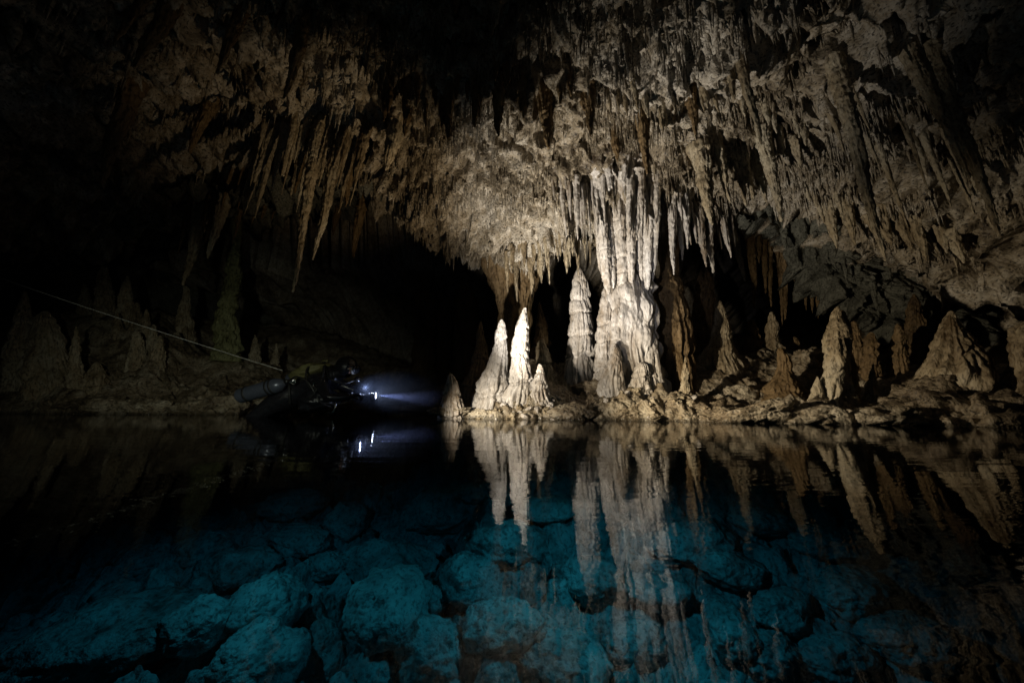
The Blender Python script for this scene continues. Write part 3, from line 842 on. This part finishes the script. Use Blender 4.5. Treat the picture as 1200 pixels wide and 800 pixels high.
fringe(20, [(700, 100), (780, 110), (860, 110), (950, 150)], 18, 44, 2.5, 5, 't', 'brown stub on the ceiling ledges above the right hand curtain', 'brown stubs on the right ceiling ledges', .12, jit=26)
fringe(16, [(876, 262), (920, 288), (960, 312)], 30, 95, 2, 5, 'b', 'long dim stalactite in the dark alcove behind the right slope', 'stalactites of the dark alcove', .02, jit=6, Y=5.4)
fringe(12, [(960, 120), (1050, 130), (1160, 200)], 40, 110, 2.2, 4.5, 't', 'dim slanting drip rib on the right wall', 'drip ribs of the right wall', .33, jit=40)
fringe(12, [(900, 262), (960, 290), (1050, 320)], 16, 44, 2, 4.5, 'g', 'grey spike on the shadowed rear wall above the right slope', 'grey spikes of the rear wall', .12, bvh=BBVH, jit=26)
fringe(14, [(588, 310), (605, 322), (628, 310)], 20, 44, 2, 5, 'b', 'brown icicle around the head of the wide shadowed column', 'icicles around the wide shadowed column', .0, jit=6, Y=4.7)

# countless drip knobs on the ceiling
def small_drips():
    r = np.random.RandomState(5)
    rows, cols = CV.shape[:2]
    allV, allF, base = [], [], 0
    n = 8
    nr = 7
    th = np.linspace(0, 2 * math.pi, n, endpoint=False)
    cnt = 0
    while cnt < 10500:
        i = r.randint(120, 389); j = r.randint(60, cols - 40)
        p = CV[i, j]
        if not (-4.5 < p[0] < 4.6) or p[1] < 1.6 or (p[0] < -1.5 and r.rand() < .5):
            continue
        # crowd them on the drip shelves
        if perlin(np.array([p * np.array([1.6, 1.6, 3.2])]))[0] < -0.1 + r.rand() * .3:
            continue
        ln = 0.02 + 0.2 * r.rand() ** 2.4
        rr = 0.004 + 0.011 * r.rand() ** 1.5 + .02 * ln
        t = np.linspace(0, 1, nr)
        rad = rr * (1.25 - 1.1 * t ** 0.8) * (1 + .25 * np.sin(t * 9 + r.rand() * 6))
        rad[-1] = .0005
        c = np.stack([p[0] + (r.rand() - .5) * .25 * rr * t * 4, p[1] - .01 + 0 * t, p[2] + .035 - (ln + .035) * t], -1)
        V = np.stack([c[:, 0:1] + rad[:, None] * np.cos(th), c[:, 1:2] + rad[:, None] * np.sin(th), np.broadcast_to(c[:, 2:3], (nr, n))], -1)
        allV.append(V.reshape(-1, 3)); allF.append(grid_faces(nr, n, True) + base); base += nr * n
        cnt += 1
    me = mesh_np('drip_knobs', np.concatenate(allV), np.concatenate(allF), M_CEIL)
    tag(link('drip_knobs', me), 'countless tiny drip knobs crusting the cave ceiling', 'drip knobs', kind='stuff')


small_drips()

# ------------------------------------------------------------------ boulders
def boulder_mesh(rx, ry, rz, seed, mat, n=64, rough=1.0):
    m = n // 2 + 1
    ph = np.linspace(0, math.pi, m); th = np.linspace(0, 2 * math.pi, n, endpoint=False)
    PH, TH = np.meshgrid(ph, th, indexing='ij')
    D = np.stack([np.sin(PH) * np.cos(TH), np.sin(PH) * np.sin(TH), np.cos(PH)], -1)
    so = seed * 5.13
    R = 1 + .30 * rough * fbm(D * 1.3 + so, 3)
    # broken faces
    rs = np.random.RandomState(seed)
    for k in range(9):
        nn = rs.normal(size=3); nn /= np.linalg.norm(nn)
        c = .82 + .3 * rs.rand()
        dd = (D @ nn)
        R = np.minimum(R, np.where(dd > .05, c / np.maximum(dd, .05), 9) * 1.02 + .04 * perlin(D * 4 + so))
    f1, f2 = worley(D * 3.6 + so)
    R = R + .13 * rough * (.5 - f1) + .06 * fbm(D * 6 + so, 5)
    V = D * R[..., None] * np.array([rx, ry, rz])
    return mesh_np('boulder', V, grid_faces(m, n, True)[:, ::-1], mat)


BED = [  # px, py, half width, half height px, label
    (110, 762, 88, 34, 'largest flat oval boulder under water at the lower left'),
    (302, 728, 42, 32, 'rounded pale sunken boulder left of the bottom centre'),
    (296, 788, 48, 34, 'brightest sunken boulder cut by the bottom edge left of centre'),
    (452, 682, 56, 32, 'big flat topped sunken boulder left of the bright reflections'),
    (452, 728, 44, 40, 'dark sunken block below the big flat topped boulder'),
    (518, 605, 44, 26, 'lumpy sunken boulder under the lone small stalagmite'),
    (600, 645, 44, 24, 'smooth teal slab under water left of the column reflection'),
    (340, 598, 30, 18, 'square sunken boulder below the diver'),
    (406, 616, 22, 20, 'small round sunken boulder right of the square one'),
    (350, 636, 32, 13, 'flat sunken slab below the square boulder'),
    (206, 618, 26, 11, 'thin dim sunken slab at the left'),
    (268, 680, 46, 26, 'rough teal boulder above the rounded pale one'),
    (235, 650, 34, 18, 'dim sunken boulder up left of the rough teal one'),
    (160, 664, 32, 18, 'dim sunken boulder far left above the largest oval one'),
    (130, 708, 26, 18, 'small block resting above the largest oval boulder'),
    (225, 745, 34, 26, 'broken knobby rocks left of the rounded pale boulder'),
    (548, 690, 34, 26, 'bluish sunken boulder below the smooth teal slab'),
    (505, 712, 20, 20, 'small knobby sunken stone right of the dark block'),
    (500, 775, 42, 30, 'dark blue sunken boulder at the bottom left of centre'),
    (590, 745, 46, 26, 'blue sunken slab at the bottom centre'),
    (660, 780, 50, 24, 'bright blue flat slab at the bottom edge under the reflection'),
    (745, 762, 34, 22, 'pale blue stone under the tips of the reflection'),
    (690, 690, 40, 24, 'teal stone beneath the reflected organ pipes'),
    (815, 640, 46, 22, 'wide teal ledge stone right of the column reflection'),
    (860, 672, 36, 18, 'long dim ledge stone at the right of the pool'),
    (900, 615, 40, 16, 'dim sunken slab under the brown cone reflection'),
    (862, 752, 26, 26, 'upright pale stone at the lower right'),
    (910, 778, 30, 22, 'speckled sunken stone at the bottom right of centre'),
    (925, 722, 34, 20, 'grey sunken stone above the speckled one'),
    (985, 782, 40, 22, 'dim flat stone on the bottom right'),
    (1010, 700, 46, 22, 'dark bluish slab in the right part of the pool'),
    (1080, 760, 44, 26, 'barely lit boulder in the lower right corner'),
    (770, 700, 34, 18, 'small teal slab right of the reflected column'),
    (380, 668, 24, 14, 'dim stone between the flat slab and the big flat topped boulder'),
    (440, 795, 24, 16, 'small speckled stone at the bottom edge left of centre'),
    (640, 600, 34, 14, 'faint slab deep under the white reflections'),
    (980, 640, 40, 16, 'faint slab deep at the right of the pool'),
    (560, 580, 26, 11, 'faint rock near the foot of the shore under water'),
]
for i, (px, py, hw, hh, lab) in enumerate(BED):
    h = cast(px, py + hh * .35, GBVH)
    if h is None:
        continue
    dist = (h - CAMP).length
    fwd = (h - CAMP).dot(RM @ Vector((0, 0, -1)))
    s = fwd / FPX
    rx = hw * s * 1.12
    rz = min(hh * s * 1.05, .36)
    me = boulder_mesh(rx, max(rz * 1.15, rx * .62), rz, 100 + i, M_BED, n=80, rough=.7)
    o = link('boulder', me, h + Vector((0, rz * .3, rz * .5)))
    o.rotation_euler = (rng.uniform(-.15, .15), rng.uniform(-.15, .15), rng.uniform(-.35, .35))
    zt = max((o.location.z + rz * .95), -1)
    if zt > -.05:
        o.location.z -= zt + .05
    tag(o, lab, 'boulder')
SHR = [  # shore rocks px, py, Y, half width, half height, label
    (528, 486, 3.42, 26, 6, 'low dark islet rock carrying the small lone stalagmite'),
    (560, 484, 3.42, 12, 5, 'small lit stone at the left end of the bright rubble'),
    (668, 482, 3.36, 26, 12, 'grey slab sloping into the water right of the bright rubble'),
    (735, 484, 3.3, 20, 6, 'low pale stone at the water below the column'),
    (770, 482, 3.35, 16, 8, 'dark stone at the water right below the column'),
    (690, 455, 4.0, 24, 12, 'grey block leaning at the foot of the banded stalagmite'),
    (880, 485, 2.98, 44, 12, 'long dark rock with a bright rim on the right shore'),
    (950, 486, 2.85, 36, 12, 'dark shore rock under the twin legged stalagmite'),
    (1020, 488, 2.75, 44, 14, 'dark broken rock right of the twin legged stalagmite'),
    (1095, 478, 2.75, 44, 22, 'dark heap of rock below the grey pyramid'),
    (1170, 480, 2.6, 50, 24, 'black heap of rock in the right corner of the shore'),
    (860, 462, 3.9, 30, 12, 'striped pale slab on the brown slope'),
    (820, 478, 3.5, 26, 9, 'brown stone on the slope behind the long dark rock'),
    (948, 420, 4.2, 20, 16, 'jagged grey rock left of the twin legged stalagmite'),
    (130, 474, 4.2, 30, 12, 'pale rounded rock at the left water edge'),
    (180, 476, 4.2, 26, 11, 'knobby pale rock in the middle of the left water edge'),
    (228, 476, 4.25, 26, 10, 'flat pale rock at the right of the left water edge'),
    (75, 476, 4.2, 30, 10, 'dim rock at the far left water edge'),
    (265, 472, 4.4, 20, 12, 'dark rock behind the tail of the air tank'),
    (480, 478, 6.6, 34, 8, 'faint far rock in front of the torch beam'),
]
for i, (px, py, Y, hw, hh, lab) in enumerate(SHR):
    p = at(px, py, Y); s = pix(Y)
    me = boulder_mesh(hw * s, max(hh * s, hw * s * .55), hh * s, 300 + i, M_GROUND, n=72, rough=1.3)
    o = link('boulder', me, p + Vector((0, 0, .035 if px == 528 else -hh * s * .25)))
    o.rotation_euler = (rng.uniform(-.2, .2), rng.uniform(-.25, .1), rng.uniform(-.4, .4))
    tag(o, lab, 'boulder')
# rubble: single stones lying on the banks
RM_ = [boulder_mesh(1, .8, .62, 700 + k, m, n=36, rough=1.5) for k, m in enumerate([M_TAN, M_WHITE, M_GROUND, M_WHITE, M_GROUND, M_GROUND, M_TAN])]
def rubble(n, x0, x1, Y0, Y1, r0, r1, pick, label, group):
    k = 0; tries = 0
    while k < n and tries < n * 12:
        tries += 1
        Y = rng.uniform(Y0, Y1); p = at(rng.uniform(x0, x1), 470, Y)
        hh = GBVH.ray_cast(Vector((p.x, p.y, 2.6)), Vector((0, 0, -1)))[0]
        if hh is None or hh.z < -.03 or hh.z > .75:
            continue
        o = link('stone', RM_[rng.choice(pick)], hh)
        r = r0 + (r1 - r0) * rng.random() ** 2
        o.scale = (r, r * rng.uniform(.7, 1), r * rng.uniform(.7, 1.1)); o.rotation_euler = (rng.uniform(-.5, .5), rng.uniform(-.5, .5), rng.uniform(0, 6.28))
        tag(o, label, 'stone', group)
        k += 1
rubble(95, 552, 668, 3.3, 3.62, .018, .062, (0, 1, 3), 'pale broken stone in the bright rubble below the white stalagmites', 'stones of the bright rubble')
rubble(60, 670, 850, 3.15, 3.9, .015, .055, (0, 6, 2, 3), 'broken stone on the shore below the big column', 'stones below the big column')
rubble(80, 850, 1180, 2.7, 4.2, .015, .06, (2, 4, 5), 'brown stone littering the dim right slope', 'stones of the right slope')
rubble(60, 60, 290, 4.1, 5.0, .02, .09, (2, 4, 5, 6), 'dim stone heaped on the left bank', 'stones of the left bank')

# ------------------------------------------------------------------ diver
DY = 3.77
PXM = DY / FPX / 6.0               # metres per unit of the diver's measuring grid


def D(cx, cy, dy=0.0):
    p = at(270 + cx / 6.0, 400 + cy / 6.0, DY)
    return Vector((p.x, p.y + dy, p.z))


def skin(name, verts, edges, radii, mat, parent=None, levels=2, root=0, origin=None):
    org = origin or Vector((0, 0, 0))
    me = bpy.data.meshes.new(name + '_cage')
    me.from_pydata([tuple(v - org) for v in verts], edges, [])
    o = bpy.data.objects.new(name + '_cage', me)
    COL.objects.link(o)
    o.modifiers.new('s', 'SKIN')
    if not me.skin_vertices:
        bm_ = __import__('bmesh').new(); bm_.from_mesh(me); bm_.verts.layers.skin.verify(); bm_.to_mesh(me); bm_.free()
    for i, r in enumerate(radii):
        rr = r if isinstance(r, tuple) else (r, r)
        me.skin_vertices[0].data[i].radius = rr
        me.skin_vertices[0].data[i].use_root = (i == root)
    ss = o.modifiers.new('u', 'SUBSURF'); ss.levels = levels; ss.render_levels = levels
    dg = bpy.context.evaluated_depsgraph_get()
    ev = o.evaluated_get(dg)
    m2 = bpy.data.meshes.new_from_object(ev)
    bpy.data.objects.remove(o)
    m2.name = name
    m2.materials.clear(); m2.materials.append(mat)
    m2.polygons.foreach_set('use_smooth', np.ones(len(m2.polygons), dtype=bool))
    r = link(name, m2, org - (parent.location if parent else Vector((0, 0, 0))), parent)
    return r


def tube(name, pts, rad, mat, parent=None, n=10, caps=True):
    pts = [Vector(p) for p in pts]
    m = len(pts)
    rads = rad if isinstance(rad, (list, tuple)) else [rad] * m
    if caps:
        pts = [pts[0]] + pts + [pts[-1]]; rads = [1e-5] + list(rads) + [1e-5]; m += 2
    V = []
    up = Vector((0.13, .31, 1))
    for i in range(m):
        a = pts[max(0, i - 1)]; b = pts[min(m - 1, i + 1)]
        t = (b - a)
        if t.length < 1e-9: t = (pts[-1] - pts[0])
        t.normalize()
        u = t.cross(up); u.normalize(); v = t.cross(u)
        for k in range(n):
            q = 2 * math.pi * k / n
            V.append(pts[i] + (u * math.cos(q) + v * math.sin(q)) * rads[i])
    org = parent.location if parent else Vector((0, 0, 0))
    base = pts[0]
    me = mesh_np(name, [tuple(v - base) for v in V], grid_faces(m, n, True), mat)
    return link(name, me, base - org, parent)


def spline(P, k=8):
    P = [Vector(p) for p in P]
    Q = [P[0] * 2 - P[1]] + P + [P[-1] * 2 - P[-2]]
    out = []
    for i in range(1, len(Q) - 2):
        for j in range(k):
            t = j / k
            a, b, c, d = Q[i - 1], Q[i], Q[i + 1], Q[i + 2]
            out.append(0.5 * ((2 * b) + (c - a) * t + (2 * a - 5 * b + 4 * c - d) * t * t + (3 * b - a - 3 * c + d) * t ** 3))
    out.append(P[-1])
    return out


def blob(name, c, rx, ry, rz, mat, parent, n=32, cut=None, rot=(0, 0, 0), wob=0.0):
    m = n // 2 + 1
    PH, TH = np.meshgrid(np.linspace(0, math.pi, m), np.linspace(0, 2 * math.pi, n, endpoint=False), indexing='ij')
    Dn = np.stack([np.sin(PH) * np.cos(TH), np.sin(PH) * np.sin(TH), np.cos(PH)], -1)
    R = 1 + wob * fbm(Dn * 2.2 + 4, 3)
    V = (Dn * R[..., None] * np.array([rx, ry, rz])).reshape(-1, 3)
    F = grid_faces(m, n, True)[:, ::-1]
    if cut:
        F = F[~cut(V[F].mean(1) / np.array([rx, ry, rz]))]
    me = mesh_np(name, V, F, mat)
    o = link(name, me, Vector(c) - (parent.location if parent else Vector((0, 0, 0))), parent)
    o.rotation_euler = rot
    return o


M_SUIT = plain('black_drysuit', (0.018, 0.018, 0.022), 0.27, spec=0.5, bump=0.5, scale=30)
M_HOOD = plain('black_neoprene', (0.015, 0.015, 0.018), 0.35, spec=0.6, bump=0.3, scale=60)
M_SKIN = plain('skin', (0.5, 0.27, 0.2), 0.5)
M_TANK = plain('grey_painted_tank', (0.11, 0.125, 0.165), 0.3, 0.3, bump=0.15, scale=40)
M_BAND = plain('black_webbing', (0.02, 0.02, 0.02), 0.6)
M_STEEL = plain('steel', (0.6, 0.6, 0.58), 0.25, 1.0)
M_RUB = plain('black_rubber', (0.02, 0.02, 0.02), 0.4)
M_PALE = plain('pale_silicone', (0.5, 0.47, 0.4), 0.35)
M_OLIVE = plain('olive_nylon', (0.16, 0.15, 0.06), 0.6, bump=0.4, scale=80)
M_CORD = plain('white_cord', (0.6, 0.6, 0.55), 0.6)


def glass_mat():
    m, nt, N, L = new_mat('mask_glass')
    out = N.new('ShaderNodeOutputMaterial')
    tr = N.new('ShaderNodeBsdfTransparent'); gl = N.new('ShaderNodeBsdfGlossy'); gl.inputs['Roughness'].default_value = .02
    fr = N.new('ShaderNodeFresnel'); mx = N.new('ShaderNodeMixShader')
    L.new(fr.outputs[0], mx.inputs[0]); L.new(tr.outputs[0], mx.inputs[1]); L.new(gl.outputs[0], mx.inputs[2]); L.new(mx.outputs[0], out.inputs[0])
    return m


def glow_mat(name, col, st):
    m, nt, N, L = new_mat(name)
    out = N.new('ShaderNodeOutputMaterial')
    e = N.new('ShaderNodeEmission'); e.inputs[0].default_value = (*col, 1); e.inputs[1].default_value = st
    L.new(e.outputs[0], out.inputs[0])
    return m


M_GLASS = glass_mat()
M_LENS = glow_mat('lit_torch_lens', (0.6, 0.7, 1.0), 12)

NV = -0.17; FV = 0.17              # near and far shoulder
vs, es, rs = [], [], []


def V_(p, r, par=None):
    vs.append(p); rs.append(r)
    i = len(vs) - 1
    if par is not None: es.append((par, i))
    return i


pel = V_(D(390, 395), (.15, .12))
sp1 = V_(D(490, 350), (.15, .125), pel)
che = V_(D(600, 305), (.18, .145), sp1)
upc = V_(D(685, 265), (.155, .125), che)
nk = V_(D(745, 225), .062, upc)
hd0 = V_(D(790, 200), .07, nk)
hd1 = V_(D(822, 175), (.088, .098), hd0)
hd2 = V_(D(838, 148), (.07, .07), hd1)
fc = V_(D(852, 205), (.062, .06), hd1)
ns = V_(D(890, 214), .017, fc)
for side, dy, el, wr in ((-1, NV, D(775, 400, -.26), D(905, 385, -.17)), (1, FV, D(830, 345, .22), D(925, 342, .08))):
    sh = V_(D(690, 285, dy), .075, upc)
    e1 = V_(el, .052, sh)
    e2 = V_((el + wr) * .5 + Vector((0, 0, -.005)), .046, e1)
    w1 = V_(wr, .034, e2)
for dy in (-.10, .10):
    hp = V_(D(350, 432, dy), .105, pel)
    kn = V_(D(175, 575, dy * 1.4), .07, hp)
    cf = V_(D(80, 640, dy * 1.5), .062, kn)
    an = V_(D(-35, 715, dy * 1.6), .042, cf)
    ft = V_(D(-100, 770, dy * 1.7), .04, an)
person = skin('person', vs, es, rs, M_SUIT, levels=2, origin=D(390, 395))
tag(person, 'diver in black drysuit and hood lying at the water surface, holding a lit torch', 'person')
# face skin
pm = person.data
pm.materials.append(M_SKIN)
fc_c = D(868, 205) - D(390, 395)
for pl in pm.polygons:
    c = pl.center
    q = c - fc_c
    if q.length < .075 and q.x > -.03:
        pl.material_index = 1
# hands with five fingers, gloved, children of the person
def hand(wr, fwd, up, side, curl, grip=None):
    fwd = fwd.normalized(); side = side.normalized(); up = up.normalized()
    v, e, r = [], [], []
    def a(p, rad, par=None):
        v.append(p); r.append(rad)
        if par is not None: e.append((par, len(v) - 1))
        return len(v) - 1
    w0 = a(wr - fwd * .02, .031)
    pm0 = a(wr + fwd * .045, (.034, .02), w0)
    for k, (off, ln) in enumerate(((-.033, .07), (-.011, .078), (.011, .073), (.033, .06))):
        b = a(wr + fwd * .085 + side * off, .0115, pm0)
        d = fwd.copy(); p = v[b]
        par = b
        for seg_ in range(3):
            ang = curl * (seg_ + 1)
            dd = fwd * math.cos(ang) - up * math.sin(ang)
            p = p + dd * ln * (.45, .33, .25)[seg_]
            par = a(p, .0105 - .0012 * seg_, par)
    t0 = a(wr + fwd * .03 - side * .035 - up * .012, .013, w0)
    t1 = a(wr + fwd * .06 - side * .05 - up * .035, .012, t0)
    t2 = a(wr + fwd * .085 - side * .04 - up * .05, .0105, t1)
    return skin('hand', v, e, r, M_HOOD, person, levels=1, origin=wr)
TDIR = (D(1035, 379, .02) - D(925, 384, -.12)).normalized()
hand(D(905, 385, -.17), D(985, 372, -.16) - D(905, 385, -.17), Vector((0, 0, 1)), Vector((0, 1, 0)), .75)
hand(D(925, 342, .08), D(985, 372, .02) - D(925, 342, .08), Vector((0, 0, 1)), Vector((0, 1, 0)), .55)
# hood, mask, regulator
blob('hood', D(815, 178), .118, .108, .125, M_HOOD, person, 40, cut=lambda d: (d[:, 0] > .42) & (d[:, 2] < .35), rot=(0, .25, 0))
tube('hood_collar', spline([D(700, 250), D(745, 228), D(785, 210)]), [.11] * 8 + [.082] * 8 + [.09], M_HOOD, person, 20)
mk_ = blob('mask', D(884, 196), .028, .075, .052, M_RUB, person, 28, rot=(0, .2, 0))
blob('mask_skirt', D(872, 204), .03, .07, .05, M_PALE, person, 24, rot=(0, .2, 0))
for dy in (-.033, .033):
    lens = blob('mask_lens', D(896, 196, dy) - mk_.location - person.location, .018, .027, .032, M_GLASS, None, 20)
    lens.parent = mk_; lens.location = Vector((.018, dy, 0.004))
tube('mask_strap', spline([D(880, 186, -.07), D(840, 172, -.108), D(790, 168, -.10), D(740, 172, -.03)]), .008, M_RUB, person, 8)
blob('regulator', D(893, 268), .035, .042, .036, M_RUB, person, 24)
blob('regulator_cover', D(906, 272), .014, .03, .027, M_STEEL, person, 20)
tube('hose', spline([D(880, 275, -.03), D(830, 300, -.12), D(760, 270, -.16), D(700, 190, -.08), D(660, 150, 0)]), .011, M_RUB, person, 10)
tube('hose', spline([D(660, 150, .02), D(600, 200, -.16), D(640, 330, -.22), D(740, 320, -.2)]), .009, M_RUB, person, 10)
tube('hose', spline([D(490, 290, -.2), D(560, 260, -.24), D(640, 300, -.24), D(700, 420, -.2), D(760, 470, -.12)]), .009, M_RUB, person, 10)
tube('hose', spline([D(720, 500, -.12), D(760, 495, -.13), D(782, 455, -.13), D(770, 430, -.12)]), .010, M_STEEL, person, 10)
blob('buoyancy_wing', D(560, 215, .03), .23, .17, .085, M_OLIVE, person, 40, rot=(0, -.32, 0), wob=.25)
blob('chest_pack', D(640, 410, -.05), .2, .18, .12, M_SUIT, person, 40, rot=(0, -.2, 0), wob=.3)
for p0 in ((683, 312), (538, 292)):
    tube('ring_buckle', [D(p0[0] + 15 * math.cos(k * .5236), p0[1] + 18 * math.sin(k * .5236), -.235) for k in range(13)], .005, M_STEEL, person, 8, caps=False)
tube('bolt_clip', spline([D(735, 285, -.22), D(728, 320, -.225), D(735, 345, -.22), D(716, 350, -.22)]), .006, M_STEEL, person, 8)
tube('shoulder_strap', spline([D(700, 180, -.12), D(715, 250, -.19), D(690, 340, -.225), D(620, 420, -.2)]), .012, M_BAND, person, 8)
tube('waist_strap', spline([D(470, 290, -.14), D(485, 370, -.17), D(470, 440, -.12)]), .014, M_BAND, person, 8)
# fins
for dy in (-.17, .17):
    tube('fin', [D(-92, 762, dy), D(-140, 795, dy), D(-215, 840, dy), D(-300, 885, dy)], [.05, .06, .085, .09], M_RUB, person, 16)
# air tank
t0, t1 = D(168, 390, -.22), D(480, 300, -.22)
ta = empty('air_tank', (t0 + t1) / 2)
tag(ta, 'grey air tank with black bands slung along the side of the diver', 'air tank')
ax = (t1 - t0); al = ax.length; an_ = ax.normalized()
prof = [(0, .045), (.015, .066), (.04, .076), (.06, .078), (.8, .078), (.86, .073), (.92, .058), (.97, .034), (1.0, .022)]
tube('cylinder', [t0 + ax * p for p, r in prof], [r for p, r in prof], M_TANK, ta, 40)
for f in (.2, .66, .74):
    tube('band', [t0 + ax * (f - .02), t0 + ax * (f + .02)], .0825, M_BAND, ta, 40)
tube('valve', [t1, t1 + an_ * .03, t1 + an_ * .06], [.02, .018, .022], M_STEEL, ta, 16)
tube('valve_knob', [t1 + an_ * .045 + Vector((0, -.03, 0)), t1 + an_ * .045 + Vector((0, -.07, 0))], .022, M_RUB, ta, 16)
tube('first_stage', [t1 + an_ * .06, t1 + an_ * .075, t1 + an_ * .11], [.02, .03, .026], M_STEEL, ta, 16)
t2 = empty('air_tank', D(620, 150, .16))
tag(t2, 'second air tank behind the shoulders of the diver, mostly hidden, its valve showing', 'air tank')
u0, u1 = D(330, 265, .2), D(590, 175, .16)
tube('cylinder', [u0 + (u1 - u0) * p for p, r in prof], [r for p, r in prof], M_TANK, t2, 32)
tube('valve', [u1, D(625, 150, .14), D(640, 142, .14)], [.02, .016, .018], M_STEEL, t2, 14)
tube('valve_knob', [D(612, 128, .1), D(655, 128, .1)], .012, M_OLIVE, t2, 14)
# torch
tb, th_ = D(925, 385, -.08), D(1028, 380, -.02)
to = empty('dive_torch', th_)
tag(to, 'lit dive torch in the hand of the diver, shining to the right', 'torch')
tx_ = (th_ - tb); tn = tx_.normalized()
tube('torch_body', [tb, tb + tx_ * .1, tb + tx_ * .55], [.018, .02, .02], M_RUB, to, 20)
tube('torch_head', [tb + tx_ * .52, tb + tx_ * .62, tb + tx_ * .72, tb + tx_ * .97], [.022, .034, .038, .038], M_RUB, to, 28)
for f in (.74, .8, .86):
    tube('cooling_ring', [tb + tx_ * f, tb + tx_ * (f + .025)], .041, M_STEEL, to, 28)
tube('torch_lens', [tb + tx_ * .97, tb + tx_ * 1.0, tb + tx_ * 1.03], [.034, .032, .02], M_LENS, to, 24)
tube('torch_cable', spline([tb, D(860, 420, -.12), D(800, 440, -.15), D(720, 430, -.2)]), .006, M_RUB, to, 8)
aim = at(545, 470, 4.3)
lt = lamp('torch_beam', 'SPOT', th_ + tn * .03, 32, (0.36, 0.45, 1.0), aim, 24, 1.0, .012)
lamp('torch_spill', 'POINT', D(965, 325, -.06), .9, (0.5, 0.62, 1.0), None, radius=.004)  # added point lamp imitating torch spill on hand and face
# mist where the warm breath and the beam meet
def mist():
    m, nt, N, L = new_mat('breath_mist')
    out = N.new('ShaderNodeOutputMaterial')
    v = N.new('ShaderNodeVolumeScatter'); v.inputs['Color'].default_value = (.7, .8, 1, 1)
    v.inputs['Anisotropy'].default_value = 0.2
    tc = N.new('ShaderNodeTexCoord')
    ln = N.new('ShaderNodeVectorMath'); ln.operation = 'LENGTH'
    L.new(tc.outputs['Object'], ln.inputs[0])
    mr = N.new('ShaderNodeMapRange'); mr.inputs[1].default_value = 1.0; mr.inputs[2].default_value = 0.0; mr.inputs[3].default_value = 0; mr.inputs[4].default_value = 1
    L.new(ln.outputs['Value'], mr.inputs[0])
    pw = N.new('ShaderNodeMath'); pw.operation = 'POWER'; pw.inputs[1].default_value = 1.3
    L.new(mr.outputs[0], pw.inputs[0])
    ml = N.new('ShaderNodeMath'); ml.operation = 'MULTIPLY'; ml.inputs[1].default_value = 2.2
    L.new(pw.outputs[0], ml.inputs[0]); L.new(ml.outputs[0], v.inputs['Density'])
    L.new(v.outputs[0], out.inputs['Volume'])
    n = 40
    PH, TH = np.meshgrid(np.linspace(0, math.pi, 21), np.linspace(0, 2 * math.pi, n, endpoint=False), indexing='ij')
    Dn = np.stack([np.sin(PH) * np.cos(TH), np.sin(PH) * np.sin(TH), np.cos(PH)], -1)
    c = at(468, 460, 3.9)
    sc = Vector((.55, .5, .27))
    Dn[..., 2] = np.maximum(Dn[..., 2], (.012 - c.z) / sc.z)
    o = link('mist', mesh_np('mist', Dn, grid_faces(21, n, True)[:, ::-1], m), c)
    o.scale = sc
    tag(o, 'pale blue mist glowing in the beam of the dive torch', 'mist', kind='stuff')
mist()
# guide line
la, lb = at(-190, 259, 3.0), D(366, 204, 0)
hit = CBVH.ray_cast(lb, (la - lb).normalized())[0]
pts = [lb + (la - lb) * (k / 40) - Vector((0, 0, .03)) * math.sin(math.pi * k / 40) for k in range(41)]
gl_ = tube('guide_line', pts, .0035, M_CORD, None, 8)
tag(gl_, 'thin pale guide line running from the left wall down to the diver', 'rope')
